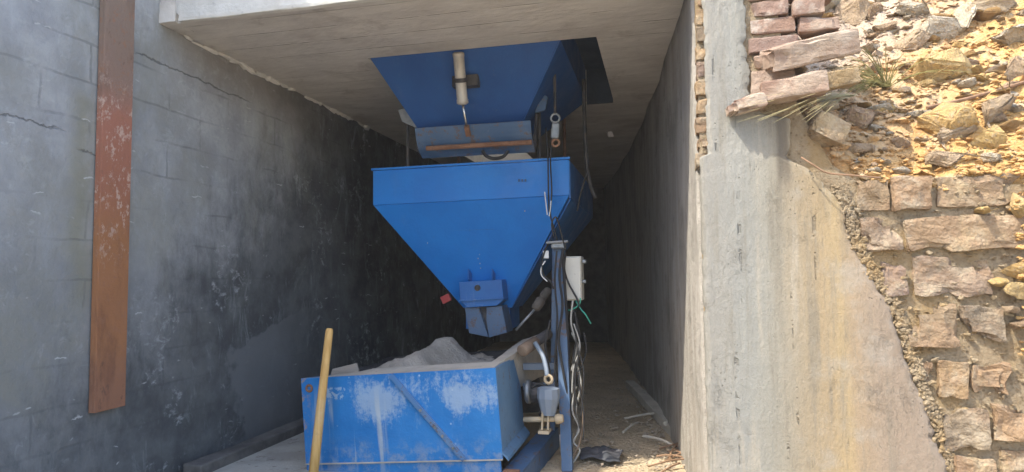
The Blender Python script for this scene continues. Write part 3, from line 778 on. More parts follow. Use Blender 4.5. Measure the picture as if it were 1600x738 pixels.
for i, (px, py, w_, h_, mk, lb) in enumerate(big):
    p = bank_hit(px, py)
    if p is None: continue
    sc = p.y/ray(px, py).y*0 + (p-CO).length/1000*.97
    rr = random.Random(i*7)
    rock(p + Vector((0, -.10, .05))*(w_*sc), (w_*sc*1.05, (w_+h_)/2*sc*.9, h_*sc*1.25), mk, rr.uniform(0, .5), rr.uniform(-.3, .2), i*5+1, lb)
MARKS = [(1462, 116, 'the largest yellow boulder'), (1478, 192, 'the bright yellow angular rock'), (1538, 222, 'the pale yellow tapered rock'), (1498, 34, 'the whitish jagged rock'),
         (1385, 130, 'the green grass tuft'), (1584, 58, 'the grey white rock at the right edge'), (1342, 186, 'the tan upright rock'), (1330, 28, 'the brown rubble lump'), (1475, 250, 'the rounded pinkish rock')]
def rock_label(px, py, w_, mk):
    mx, my, nm = min(MARKS, key=lambda q: (q[0]-px)**2 + (q[1]-py)**2)
    dx, dy = px-mx, py-my
    side = ('right of' if dx > 0 else 'left of') if abs(dx) > abs(dy) else ('below' if dy > 0 else 'above')
    size = 'tiny' if w_ < 10 else 'small' if w_ < 14 else 'mid sized' if w_ < 20 else 'chunky'
    hue = {'earth': 'earth crusted', 'rock_tan': 'tan', 'rock_yellow': 'ochre yellow', 'rock_pale': 'pale grey'}[mk]
    return f'{size} {hue} loose rock {side} {nm}'
rnd = random.Random(77); n = 0
while n < 190:
    px, py = rnd.uniform(1255, 1598), rnd.uniform(-8, 268)
    if py > 60 and px < 1235 + (py-60)*.5: continue
    p = bank_hit(px, py)
    if p is None: continue
    w_ = rnd.choice((8, 9, 10, 11, 12, 14, 17, 21, 26, 30)); sc = (p-CO).length/1000
    mk = rnd.choice(('earth', 'rock_tan', 'rock_yellow', 'earth', 'rock_pale')) if px+py*.6 > 1440 else rnd.choice(('earth', 'rock_pale', 'rock_tan'))
    rock(p, (w_*sc*rnd.uniform(1, 1.5), w_*sc, w_*sc*rnd.uniform(.6, 1)), mk, rnd.uniform(0, 6), rnd.uniform(-.4, .4), n, rock_label(px, py, w_, mk), 'loose rocks on the earth bank'); n += 1
# stones spilling over the blocks at the right edge
for i, (px, py, w_, h_, mk, lb) in enumerate([(1588, 420, 44, 28, 'rock_yellow', 'yellow stone at the top of the spill over the blocks at right'),
        (1560, 440, 22, 18, 'rock_yellow', 'small orange stone left of the spill beside the dark block'), (1590, 455, 36, 34, 'rock_yellow', 'yellow stone in the middle of the spill at right edge'),
        (1578, 482, 26, 18, 'rock_tan', 'lowest small stone of the spill at right edge'), (1590, 505, 30, 26, 'rock_tan', 'brown clod below the yellow stones at right edge'),
        (1533, 329, 34, 14, 'rock_yellow', 'small yellow stone on the ledge between the two top courses of blocks'), (1590, 320, 34, 40, 'rock_yellow', 'yellow clod on the ledge at the right edge of the top course')]):
    p = aY(px, py, YF-.002); rock(p, (w_*.0023, .05, h_*.0023), mk, .3*i, 0, i*3+2, lb)

# loose bricks lying on the broken wall
def loose(name, px, py, L, d, h, Y, rx, ry, rz, matk, label, seed, cat='brick', amp=.006):
    m = Matrix.Rotation(R(rz), 3, 'Z') @ Matrix.Rotation(R(ry), 3, 'Y') @ Matrix.Rotation(R(rx), 3, 'X')
    o = obj(name, rough_brick((0, 0, 0), (L, d, h), m, amp, 16, seed, 4, .006), M[matk]); o.location = aY(px, py, Y)
    return tag(o, label, cat)
loose('brick', 1262, 82, .26, .12, .075, 2.07, 14, -11, 6, 'brick', 'long pinkish brick lying tilted, overhanging a dark hollow at the broken wall end', 1)
loose('brick', 1238, 140, .185, .11, .062, 2.06, 4, -5, -4, 'brick', 'short pale pink brick just above the jutting broken tile', 2)
loose('broken_tile', 1164, 166, .115, .08, .046, 2.05, 0, -14, 2, 'brick', 'dark reddish broken tile jutting from the wall end over the plaster', 3, 'tile')
loose('brick', 1290, 205, .10, .10, .075, YF+.02, 0, 25, 10, 'block', 'greyish buried brick end below the grass and the short pale brick', 4)
loose('brick', 1300, 128, .13, .10, .05, 2.08, 6, -8, 2, 'mortar', 'mortar crusted half brick right of the short pale pink brick', 5)

# grass
def blades(bm, root, ends, wd, rnd, sag=.03):
    for e in ends:
        a = Vector(root) + Vector((rnd.uniform(-.012, .012), rnd.uniform(-.012, .012), 0)); e = Vector(e)
        mid_ = (a+e)/2 + Vector((0, 0, sag*rnd.uniform(.6, 1.4)))
        P = smoothpts([a, mid_, e], 5); side = (e-a).cross(Vector((0, -1, .3)))
        side.normalize(); pr_ = None
        for i, p in enumerate(P):
            ww = wd*(1-i/(len(P)-1))**.6 + .0004
            cur = (bm.verts.new(p-side*ww/2), bm.verts.new(p+side*ww/2))
            if pr_: bm.faces.new((pr_[0], pr_[1], cur[1], cur[0]))
            pr_ = cur
rnd = random.Random(8); root = bank_hit(1384, 138)
b = bmesh.new(); ends = []
for k in range(75):
    an = rnd.choice((rnd.uniform(.1, 3.2), rnd.uniform(1.7, 3.4), rnd.uniform(2.6, 3.5))); L = rnd.uniform(.06, .25)
    ends.append(root + Vector((math.cos(an)*L, -rnd.uniform(.02, .10), math.sin(an)*L*.75 - .02)))
blades(b, root + Vector((0, -.01, 0)), ends, .0036, rnd)
tag(obj('grass_tuft', b, M['grass']), 'green grass tuft growing out of the earth bank', 'grass')
b = bmesh.new(); root = bank_hit(1330, 152) + Vector((0, -.02, .0)); ends = []
for k in range(26):
    ends.append(aY(rnd.uniform(1140, 1290), rnd.uniform(150, 192), rnd.uniform(1.88, 1.97)))
blades(b, root, ends, .002, rnd, .015)
tag(obj('dry_grass', b, M['dry_grass']), 'dry straw coloured grass trailing left over the jutting broken tile', 'grass')
# root wire
tag(obj('root', tube(bmesh.new(), [aY(1252, 246, 2.05), aY(1268, 256, 2.03), aY(1292, 270, 2.03), aY(1330, 274, 2.03), aY(1374, 278, 2.045)], .0028, 6), M['twig']), 'thin bare root sticking out sideways above the ochre plaster', 'root')
p0, p1, p2 = [bank_hit(*q) + Vector((0, -.012, .004)) for q in ((1446, 172), (1520, 155), (1598, 132))]
tag(obj('stick', tube(bmesh.new(), [p0, p1, p2], .006, 6), M['twig']), 'dark reddish stick lying across the ochre slope', 'stick')

# ------------------------------------------------------------------ rusty beam on the side wall
bt, bb = aX(190.5, -60, XW+.030), aX(172.5, 640, XW+.030)
beamt = thing('steel_beam', (XW+.04, bb.y, bb.z), 'rusty brown steel channel hanging upright against the grey wall', 'beam')
wv = .064
def slant(y0, y1, x0, x1, zt=2.05):
    dy = (bt.y-bb.y); dz = (bt.z-bb.z)
    yt = bb.y + dy*(zt-bb.z)/dz
    return prism([(x0, bb.y+y0, bb.z), (x0, bb.y+y1, bb.z), (x0, yt+y1, zt), (x0, yt+y0, zt)], (x1-x0, 0, 0), .0015)
obj('web', slant(-wv, wv, XW+.022, XW+.030), M['rust_beam'], beamt)
obj('flange', slant(-wv, -wv+.007, XW+.004, XW+.0215), M['rust_beam'], beamt)
obj('flange', slant(wv-.007, wv, XW+.004, XW+.0215), M['rust_beam'], beamt)

# ------------------------------------------------------------------ lower hopper
YH = 3.0
lh = thing('weigh_hopper', (-.91, 3.4, .5), 'bright blue weighing hopper with its tapered body above the dusty bin', 'hopper')
zt, zb = 1.338, 1.160; xl, xr = -1.413, -.408; yb = 4.05
ol, orr, of_, ob, oz = -1.0, -.745, 3.2, 3.45, .63
def plate(pts, t, m, parent, name='panel', bev=.001):
    n_ = (Vector(pts[1])-Vector(pts[0])).cross(Vector(pts[2])-Vector(pts[0])).normalized()
    return obj(name, prism(pts, n_*t, bev), M[m], parent)
plate([(xl, YH, zb), (xr, YH, zb+.012), (xr, YH, zt+.004), (xl, YH, zt-.002)], -.008, 'blue_paint', lh, 'upper_panel')
plate([(xl, yb, zb), (xr, yb, zb), (xr, yb, zt), (xl, yb, zt)], -.008, 'blue_paint', lh, 'upper_panel')
for x in (xl, xr): obj('upper_panel', bx(x-.004, x+.004, YH+.009, yb-.002, zb, zt), M['blue_paint_dusty_shaded'], lh)  # side panels in a darker blue that paints them shaded
plate([(ol, of_, oz), (orr, of_, oz), (xr-.002, YH+.001, zb+.010), (xl+.002, YH+.001, zb-.002)], -.006, 'blue_paint', lh, 'hopper_body')
plate([(xl, YH+.01, zb-.003), (xl, yb, zb-.003), (ol, ob, oz), (ol, of_, oz)], -.006, 'blue_paint', lh, 'hopper_body')
plate([(xr, YH+.01, zb-.003), (xr, yb, zb-.003), (orr, ob, oz), (orr, of_, oz)], -.006, 'blue_paint_dusty_shaded', lh, 'hopper_body')  # right taper also takes the darker blue as painted shade
plate([(ol, ob, oz), (orr, ob, oz), (xr, yb, zb-.003), (xl, yb, zb-.003)], -.006, 'blue_paint', lh, 'hopper_body')
obj('spout', bx(ol+.01, orr-.01, of_+.012, ob-.01, oz-.11, oz-.002), M['blue_paint_dusty_shaded'], lh)
# rim angle round the top
for (p, q) in (((xl-.006, YH-.004, zt+.004), (xr+.006, YH-.004, zt+.010)),):
    obj('rim', beam(bmesh.new(), p, q, .012, .010), M['blue_paint'], lh)
# gate housing with hole, ribs and two discharge flaps
YG = 3.06
gp = [aY(x, y, YG) for x, y in ((717, 441), (784, 437), (787, 469), (776, 478), (729, 481), (719, 470))]
gate = obj('gate_plate', prism(gp, (0, .10, 0), .002), M['blue_paint_dusty_shaded'], lh)
hc = aY(746, 450, YG-.002)
obj('gate_hole', lathe(bmesh.new(), hc + Vector((0, .002, 0)), hc + Vector((0, -.004, 0)), [(0, .015), (1, .015), (1, .010), (.3, .009)], 20), M['dark_steel'], gate)
obj('gate_lip', beam(bmesh.new(), aY(717, 470, YG-.006), aY(788, 466, YG-.006), .014, .006), M['blue_paint_dusty_shaded'], gate)
for x in (734, 771):
    q0, q1 = aY(x, 424, YG+.04), aY(x, 440, YG+.012)
    obj('rib', beam(bmesh.new(), q0, q1, .006, .05, up=(0, 1, 0)), M['blue_paint_dusty_shaded'], lh)
for a in ([(726, 481), (748, 480), (760, 518), (763, 527), (733, 521)], [(760, 480), (784, 478), (792, 520), (764, 528), (760, 500)]):
    obj('discharge_flap', prism([aY(x, y, YG+.02) for x, y in a], (0, .14, 0), .002), M['steel_blue'], lh)
obj('flap_joint', prism([aY(x, y, YG+.045) for x, y in ((748, 480), (760, 480), (763, 522), (754, 516))], (0, .08, 0)), M['dark_steel'], lh)
# weld seam scratch and small paint marks on the band
obj('weld_seam', tube(bmesh.new(), [aY(655, 361, 3.055), aY(715, 360, 3.055), aY(772, 358, 3.055)], .0022, 5), M['blue_paint_dusty_shaded'], lh)
for x in (811, 816, 821):
    q = aY(x, 282, YH-.0085); obj('paint_mark', bx(q.x-.004, q.x+.004, q.y-.0005, q.y, q.z-.006, q.z+.006), M['steel_blue'], lh)
for x, y_ in ((749, 398), (747, 404), (750, 412), (751, 419), (668, 380), (820, 330)):
    q = aY(x, y_, 3.09 if y_ > 395 else 3.05 if y_ > 350 else 3.006); obj('splash', rock_scaled(q, .006), M['dust_tan'], lh)
# red tag behind the left taper
q = aY(697, 467, 3.17)
tag(obj('red_tag', box(bmesh.new(), q, (.05, .02, .04), Matrix.Rotation(R(-25), 3, 'Y'), .004), M['red_plastic']), 'small red plastic piece stuck beside the hopper gate', 'tag')

# ------------------------------------------------------------------ upper hopper in the slab opening
uh = thing('storage_hopper', (-.87, 3.1, 1.8), 'dull blue storage hopper hanging through the slab opening', 'hopper')
TL, TR = Vector((-1.279, 2.678, 1.806)), Vector((-.395, 2.678, 1.806))
BL, BR = aY(654, 200, 2.93), aY(815, 196, 2.93)
BL.z = BR.z = (BL.z+BR.z)/2
fac = lambda p, y: Vector((p.x, y, p.z))
plate([BL, BR, TR, TL], -.006, 'blue_paint_shaded', uh, 'hopper_body')
plate([TL, fac(TL, 3.68), fac(BL, 3.3), BL], -.006, 'blue_paint_shaded', uh, 'hopper_body')
plate([TR, fac(TR, 3.68), fac(BR, 3.3), BR], -.006, 'blue_paint_shaded', uh, 'hopper_body')
plate([fac(BL, 3.3), fac(BR, 3.3), fac(TR, 3.68), fac(TL, 3.68)], -.006, 'blue_paint_shaded', uh, 'hopper_body')
for q in ((-1.279, -.395, 2.674, 2.680), (-1.279, -.395, 3.68, 3.688)): obj('collar', bx(*q, 1.808, 2.0), M['blue_paint_shaded'], uh)
for q in ((-1.279, -1.273, 2.681, 3.679), (-.401, -.395, 2.681, 3.679)): obj('collar', bx(*q, 1.808, 2.0), M['blue_paint_shaded'], uh)
obj('cover_plate', bx(-1.36, -.15, 2.6, 3.8, 2.002, 2.03), M['navy_shade'], uh)  # navy tone paints the gap beside the hopper dark
obj('shade_plate', bx(-.392, -.240, 3.706, 3.716, 1.79, 2.0), M['navy_shade'], uh)  # dark sheet added over the lit far jamb as painted shade
# gate (curved shutter) below the hopper
g0, g1 = aY(648, 200, 2.86), aY(829, 197, 2.86)
sh = bmesh.new(); x0, x1 = g0.x, g1.x; n_ = 8; R_ = .16; zc = g0.z+.02
rows = []
for i in range(n_+1):
    a = R(-8 - 62*i/n_); rows.append([sh.verts.new((x, 3.02 - R_*math.cos(a), zc + R_*math.sin(a))) for x in (x0, x1)])
for a, c_ in zip(rows, rows[1:]): sh.faces.new((a[0], a[1], c_[1], c_[0]))
r_ = bmesh.ops.extrude_face_region(sh, geom=sh.faces[:]); bmesh.ops.translate(sh, vec=(0, .008, 0.004), verts=[v for v in r_['geom'] if isinstance(v, bmesh.types.BMVert)])
obj('shutter', sh, M['steel_blue'], uh)
obj('shutter_bar', tube(bmesh.new(), [(x0+.05, 2.885, zc-.118), (x1, 2.885, zc-.118)], .012, 10, False), M['rusty_steel'], uh)
for x in (x0-.006, x1+.006):
    obj('side_arm', beam(bmesh.new(), (x, 3.02, zc+.06), (x, 2.93, zc-.12), .012, .05), M['dark_steel'], uh)
# pneumatic cylinder
def cyl(p, q, prof, m, parent, name): return obj(name, lathe(bmesh.new(), p, q, prof, 24), M[m], parent, True)
ca, cb = aY(716, 82, 2.66), aY(723, 163, 2.76)
cy = obj('air_cylinder', lathe(bmesh.new(), ca, cb, [(0, .020), (.02, .026), (.08, .026), (.09, .0245), (.9, .0245), (.91, .027), (.98, .027), (1, .020)], 24), M['cylinder_alu'], uh, True)
cm_ = ca.lerp(cb, .52)
obj('clamp_band', lathe(bmesh.new(), ca.lerp(cb, .48), ca.lerp(cb, .56), [(0, .031), (1, .031)], 24), M['dark_steel'], cy)
obj('cylinder_bracket', bx(cm_.x-.05, cm_.x+.07, cm_.y+.03, cm_.y+.075, cm_.z-.02, cm_.z+.03), M['dark_steel'], uh)
rod_end = aY(729, 197, 2.80)
obj('piston_rod', tube(bmesh.new(), [cb, rod_end], .006, 10, False), M['chrome'], cy, True)
obj('clevis', beam(bmesh.new(), rod_end, aY(732, 212, 2.84), .022, .022, .002), M['rusty_steel'], uh)
# rubber hose loop under the shutter
obj('air_hose', tube(bmesh.new(), [aY(754, 236, 2.84), aY(760, 244, 2.83), aY(772, 248, 2.83), aY(786, 245, 2.83), aY(794, 236, 2.84)], .008, 8), M['black_rubber'], uh, True)
# pale bracket at left, light dirt chute at right
obj('bracket', prism([aY(x, y, 2.95) for x, y in ((622, 172), (640, 168), (662, 190), (650, 200), (628, 190))], (0, .02, 0)), M['galvanised'], uh)
obj('bracket', prism([aY(x, y, 2.95) for x, y in ((846, 145), (856, 152), (852, 172), (836, 176))], (0, .02, 0)), M['steel_blue'], uh)
# hanger rods that carry the lower hopper
for px in (637, 843):
    p = aY(px, 240, 3.04)
    obj('hanger_rod', tube(bmesh.new(), [(p.x, p.y, ZC+.02), (p.x, p.y, zt-.01)], .009, 8, False), M['dark_steel'], lh)
    obj('hanger_rod', tube(bmesh.new(), [(p.x, 3.9, ZC+.02), (p.x, 3.9, zt-.01)], .011, 8, False), M['rusty_steel'], lh)
# shackle and load cell hanging right
q = aY(868, 205, 2.9)
sh_ = thing('load_cell', (q.x, q.y, q.z), 'small grey load cell hanging above the right end of the blue hopper', 'load cell')
obj('body', box(bmesh.new(), q, (.04, .03, .075), Matrix.Rotation(R(6), 3, 'Y'), .008), M['galvanised'], sh_)
obj('eye', ring(bmesh.new(), q + Vector((0, 0, .06)), (0, 1, 0), .02, .006), M['galvanised'], sh_, True)
obj('hook_rod', tube(bmesh.new(), [q + Vector((0, 0, .08)), (q.x, q.y, ZC+.15)], .007, 8, False), M['dark_steel'], sh_)
obj('lower_eye', ring(bmesh.new(), q - Vector((0, 0, .055)), (0, 1, 0), .016, .006), M['rusty_steel'], sh_, True)
# dark upright pipe with splayed wires further right
pa, pb = aY(913, 180, 3.25), aY(918, 268, 3.25)
b = tube(bmesh.new(), [(pa.x, pa.y, ZC), pa, pb, aY(930, 310, 3.25)], .010, 8)
tube(b, [pb, aY(908, 300, 3.2), aY(902, 330, 3.2)], .005, 6)
tag(obj('hanging_pipe', b, M['dark_steel'], None, True), 'dark pipe with splayed wires hanging right of the hoppers', 'pipe')

# ------------------------------------------------------------------ skip bin, tilted
o_ = aY(500, 725, 2.35)
bin_ = bpy.data.objects.new('skip_bin', None); C.objects.link(bin_); bin_.location = (-1.392, 2.35, -.0); bin_.rotation_euler = (0, R(-4.2), 0)
tag(bin_, 'dusty blue steel skip bin with chalky streaks in front of the hoppers', 'bin')
def bobj(name, bm, m, parent=bin_, smooth=False):
    o = obj(name, bm, M[m], None, smooth); o.parent = parent; return o
W, D, H0, H1_ = .812, .40, .052, .392
SEAM = .056
bobj('front_panel', bx(0, W, 0, .008, SEAM, H1_, .001), 'bin_paint')
bobj('skirt', bx(.0, W-.01, .006, .014, -.10, SEAM-.002), 'bin_paint')
bobj('seam_lip', bx(0, W, -.004, .005, SEAM-.004, SEAM+.001), 'dust_tan')
bobj('side_panel', prism([(W-.007, .009, SEAM), (W-.007, D, SEAM), (W-.007, D, .25), (W-.007, .30, H1_), (W-.007, .009, H1_)], (.007, 0, 0), .001), 'bin_side_paint')
bobj('side_panel', prism([(0, .009, SEAM), (0, D+.3, SEAM), (0, D+.3, H1_-.06), (0, .009, H1_)], (.007, 0, 0), .001), 'bin_side_paint')
bobj('back_panel', bx(0, W, .82, .828, SEAM, H1_-.02), 'dark_steel')
bobj('inner_panel', prism([(W-.008, .30, H1_-.004), (W-.008, .40, .25), (W+.05, .80, .25), (W+.05, .80, H1_+.05)], (-.006, 0, 0)), 'dust_tan')
bobj('rim_strip', bx(.0, W-.009, .0085, .022, H1_-.006, H1_-.001, .001), 'dust_tan')
bobj('dusty_lip', roughen(prism([(.02, .0225, H1_-.004), (W-.012, .0225, H1_-.003), (W-.05, .17, H1_+.004), (.25, .14, H1_+.004)], (0, 0, -.02)), .004, 12, 2, 4), 'dust_tan')
bobj('dusty_lip', roughen(prism([(W-.055, .03, H1_-.002), (W-.012, .03, H1_-.002), (W+.03, .78, H1_+.05), (W-.06, .78, H1_+.03)], (0, 0, -.02)), .004, 12, 5, 4), 'dust_tan')
b = beam(bmesh.new(), (.392, -.005, H1_-.004), (.665, -.005, SEAM+.002), .012, .019, .001, up=(1, 0, .6))
br = bobj('diagonal_brace', b, 'brace_paint')
for t in (.42, .62, .72, .86):
    p = Vector((.392, -.012, H1_-.004)).lerp(Vector((.665, -.012, SEAM+.002)), t)
    bobj('bolt', lathe(bmesh.new(), p, p + Vector((0, -.005, 0)), [(0, .006), (1, .005)], 8), 'galvanised')
bobj('side_ledge', prism([(W+.001, .0, .085), (W+.022, .0, .06), (W+.022, D, .06), (W+.001, D, .085)], (0, 0, -.012)), 'bin_side_paint')
p = Vector((.035, -.001, .352)); bobj('eye_bolt', ring(bmesh.new(), p, (0, 1, 0), .012, .005), 'rusty_steel', bin_, True)
# fill: dark material and sand heap
b = bmesh.new(); rows = []
for j in range(41):
    row = []
    for i in range(41):
        x = .008 + (W-.03)*i/40; y = .05 + .765*j/40
        z = H1_-.042 + .018*fbm(Vector((x*5, y*5, 3)), 4) - .035*math.sin(math.pi*min(1, j/40))*(x/W) + .02*(j/40)
        row.append(b.verts.new((x, y, z)))
    rows.append(row)
for j in range(40):
    for i in range(40): b.faces.new((rows[j][i], rows[j][i+1], rows[j+1][i+1], rows[j+1][i]))
f_ = obj('dark_aggregate', b, M['dark_fill'], None, True)
f_.location = bin_.location; f_.rotation_euler = bin_.rotation_euler
tag(f_, 'dark loose material filling the skip bin beneath the discharge flaps', 'aggregate', kind='stuff')
b = bmesh.new(); rows = []
ax = Vector((.30, .95)).normalized()
for j in range(61):
    row = []
    for i in range(61):
        x = .02 + .74*i/60; y = .04 + .76*j/60
        d = Vector((x-.30, y-.06)); al = d.dot(ax); cr_ = d.x*ax.y - d.y*ax.x
        wd = .17 if cr_ < 0 else .075
        hh = (.03 + .125*min(1, max(0, al)/.42)) * (1 if al < .5 else math.exp(-((al-.5)/.12)**2))
        h = .85*hh*math.exp(-abs(cr_/wd)**1.7) + .030*fbm(Vector((x*6, y*6, 1)), 5) + .014*abs(noise.noise(Vector((x*14, y*9, 6)))) + .006*noise.noise(Vector((x*45, y*45, 2)))
        row.append(b.verts.new((x, y, H1_-.062+h + .01*(j/60))))
    rows.append(row)
for j in range(60):
    for i in range(60): b.faces.new((rows[j][i], rows[j][i+1], rows[j+1][i+1], rows[j+1][i]))
f_ = obj('sand_heap', b, M['sand'], None, True); f_.location = bin_.location; f_.rotation_euler = bin_.rotation_euler
tag(f_, 'pale grey sand heap inside the skip bin below the hopper', 'sand', kind='stuff')
# board peeking over the bin corner
bd = [aY(x, y, 2.46) for x, y in ((515, 592), (519, 577), (556, 568), (562, 590))]
tag(obj('board', prism(bd, (0, .014, 0), .001), M['grey_board']), 'brown board edge sticking up behind the left corner of the skip bin', 'board')

# wooden pole leaning in front of the bin
pa, pb = aY(515, 513, 2.30), aY(487, 765, 2.22)
pd = (pb-pa).normalized()
foot = pa + pd*((pa.z)/-pd.z)
pol = lathe(bmesh.new(), foot, pa, [(0, .0185), (.3, .0175), (.7, .0158), (.975, .0148), (.993, .0135), (1, .009)], 20)
tag(obj('wooden_pole', roughen(pol, .0012, 12, 3), M['pole'], None, True), 'yellow wooden pole leaning upright against the front of the skip bin', 'pole')

# ------------------------------------------------------------------ blue post frame with cables and box
YP = 2.78
post = thing('steel_post', (-.40, YP, 0), 'slim blue steel post carrying the control box, right of the hopper', 'post')
t0, t1 = aY(873, 385, YP), aY(883, 655, YP-.12)
foot = t0 + (t1-t0)*(t0.z/(t0.z-t1.z))
b = bmesh.new()
beam(b, t0, foot, .004, .044, .0008, up=(1, 0, 0))
beam(b, t0+Vector((-.019, .024, 0)), foot+Vector((-.019, .024, 0)), .045, .004, .0008, up=(1, 0, 0))
beam(b, t0+Vector((.019, .024, 0)), foot+Vector((.019, .024, 0)), .045, .004, .0008, up=(1, 0, 0))
obj('channel', b, M['steel_blue'], post)
s0, s1 = aY(866, 440, YP+.12), aY(862, 640, YP+.12)
obj('rear_leg', beam(bmesh.new(), s0 + (s0-s1)*.3, Vector((s1.x, s1.y, 0)), .022, .022, .002, up=(0, 1, 0)), M['steel_blue'], post)
for y_ in (573, 604):
    obj('cross_bar', beam(bmesh.new(), aY(818, y_, YP+.02), aY(868, y_-1, YP+.02), .03, .028, .002, up=(0, 0, 1)), M['grey_blue'], post)
hd = aY(873, 384, YP-.01)
obj('top_clamp', box(bmesh.new(), hd, (.062, .05, .028), None, .006), M['galvanised'], post)
obj('clamp_bolt', tube(bmesh.new(), [hd + Vector((-.05, -.03, .012)), hd + Vector((.045, -.03, .016))], .006, 8, False), M['galvanised'], post)
q = aY(853, 398, YP-.02)
obj('junction_tag', box(bmesh.new(), q, (.026, .012, .034), None, .003), M['white_plastic'], post)
# control box
ca, cb = aY(882, 401, YP-.01), aY(909, 470, YP-.01)
cbx = thing('control_box', ((ca.x+cb.x)/2, YP, cb.z), 'cream grey electrical control box fixed beside the blue post', 'control box')
obj('body', bx(ca.x, cb.x, YP-.005, YP+.09, cb.z, ca.z, .004), M['box_grey'], cbx)
obj('door', bx(ca.x+.002, cb.x-.003, YP-.018, YP-.0065, cb.z+.004, ca.z-.004, .004), M['box_grey'], cbx)
for y_ in (409, 440):
    q = aY(913, y_, YP+.02); obj('latch', box(bmesh.new(), q, (.018, .03, .016), None, .004), M['galvanised'], cbx)
obj('gland', lathe(bmesh.new(), (ca.x+.05, YP+.03, cb.z), (ca.x+.05, YP+.03, cb.z-.02), [(0, .011), (1, .009)], 12), M['black_rubber'], cbx)
# cables
def cable(name, px, Y, r_, m, label, cat='cable', seg=6):
    P = [aY(p[0], p[1], p[2] if len(p) > 2 else Y) for p in px]
    return tag(obj(name, tube(bmesh.new(), P, r_, seg), M[m], None, True), label, cat)
cable('cable', [(899, 470, YP), (908, 484, YP-.02), (915, 492, YP-.02), (923, 506, YP)], YP, .0035, 'green_cable', 'thin green cable hanging from the bottom of the control box')
cable('cable', [(907, 466, YP-.03), (905, 476), (893, 484), (884, 484), (880, 478)], YP-.04, .003, 'green_cable', 'short green loop of cable under the control box against the post')
cable('cable', [(884, 396), (882, 420), (888, 442), (902, 468), (905, 480)], YP-.045, .0045, 'black_rubber', 'black cable bowing across the front of the control box')
cable('cable', [(879, 395), (882, 440), (886, 500), (888, 560), (880, 596), (862, 608), (842, 600), (828, 610)], YP-.06, .0065, 'black_rubber', 'thick black cable running down the blue post and curling to the bearing')
cable('cable', [(853, 200), (856, 245), (857, 300), (858, 332)], 2.93, .004, 'black_rubber', 'black cable hanging down over the right end of the blue hopper')
cable('cable', [(864, 215), (860, 246), (862, 300), (860, 335), (866, 358), (872, 382)], 2.92, .004, 'black_rubber', 'black cable from the load cell down to the post top')
cable('wire', [(851, 300), (853, 318), (855, 336)], 2.915, .0028, 'white_plastic', 'short frayed white wire end dangling left on the hopper edge', 'wire')
cable('wire', [(861, 314), (860, 326), (858, 338)], 2.915, .0028, 'white_plastic', 'short frayed white wire end dangling right on the hopper edge', 'wire')
cable('cable', [(862, 376), (853, 388), (847, 410), (850, 430), (860, 440), (865, 452)], YP-.03, .004, 'black_rubber', 'black cable looping left of the post top')
cable('cable', [(852, 408), (846, 418), (846, 430), (855, 440)], YP-.03, .003, 'white_plastic', 'short white cable loop left of the post')
cable('cable', [(893, 520), (905, 545), (902, 570), (908, 600), (900, 640), (904, 668), (893, 700), (884, 738)], YP-.08, .004, 'grey_cable', 'pale grey cable dangling in loops at the foot of the post')
cable('cable', [(900, 604), (894, 640), (905, 670), (896, 690), (906, 705), (890, 730)], YP-.10, .004, 'grey_cable', 'second pale cable twisted round the dangling loops by the post foot')
cable('cable', [(906, 600), (911, 650), (906, 690), (896, 712), (880, 745)], YP-.11, .0035, 'rusty_pipe', 'brownish cable trailing down to the floor beside the post')
cable('cable', [(893, 470), (900, 500), (905, 530), (900, 560), (897, 600)], YP+.03, .008, 'black_rubber', 'bundle of black cable hanging behind the control box')
cable('cable', [(912, 520), (916, 548), (906, 580), (902, 604)], YP, .005, 'black_rubber', 'black cable bent outward below the green cable')
for k, (px_, m_, r_, lb_) in enumerate([([(870, 392), (867, 440), (871, 500), (867, 570), (872, 640)], 'black_rubber', .0045, 'black cable tied straight down the left edge of the blue post'),
        ([(880, 388), (874, 430), (879, 478), (873, 530), (880, 580), (892, 650), (889, 700)], 'black_rubber', .006, 'thick black hose snaking down the middle of the blue post'),
        ([(866, 372), (862, 350), (869, 340), (876, 362), (884, 392)], 'black_rubber', .004, 'short black cable arching over the top of the blue post'),
        ([(860, 500), (852, 540), (858, 580), (850, 620), (843, 650)], 'black_rubber', .0055, 'black hose drooping between the post and the bearing block')]):
    cable('cable', px_, YP-.10, r_, m_, lb_)
rc = random.Random(91)
for k in range(7):
    x = 897 + rc.uniform(-3, 8); yy = 470 + 18*k
    cable('cable', [(x, yy), (x+rc.uniform(-6, 14), yy+35), (x+rc.uniform(-8, 12), yy+70), (x+rc.uniform(-4, 10), yy+110)], YP-.10-.012*k, rc.choice((.003, .004, .0055)), rc.choice(('black_rubber', 'black_rubber', 'grey_cable')), ('thin', 'slim', 'slack', 'bowed', 'twisted', 'trailing', 'lowest')[k] + ' loose cable ' + ('at the top of', 'just below the top of', 'in the upper half of', 'in the middle of', 'just below the middle of', 'in the lower half of', 'at the bottom of')[k] + ' the tangle behind the blue post')
    bpy.context.scene.collection.objects[-1]['group'] = 'tangle of cables behind the post'
q0, q1 = aY(878, 678, YP-.12), aY(882, 716, YP-.12)
tag(obj('cable_weight', beam(bmesh.new(), q0, q1, .024, .024, .004), M['grey_board']), 'small grey block hanging on the cables at the foot of the post', 'weight')
# vibrator motor on a rod
va, vb = aY(835, 484, 2.9), aY(858, 452, 2.95)
vm = thing('vibrator_motor', va, 'small rusty round motor with a rod between the hopper taper and the post', 'motor')
obj('body', lathe(bmesh.new(), va, vb, [(0, .014), (.1, .022), (.45, .024), (.5, .016), (.6, .016), (.65, .022), (.95, .020), (1, .014)], 18), M['dust_steel'], vm, True)
obj('rod', tube(bmesh.new(), [va, aY(806, 516, 2.88)], .006, 8, False), M['galvanised'], vm, True)
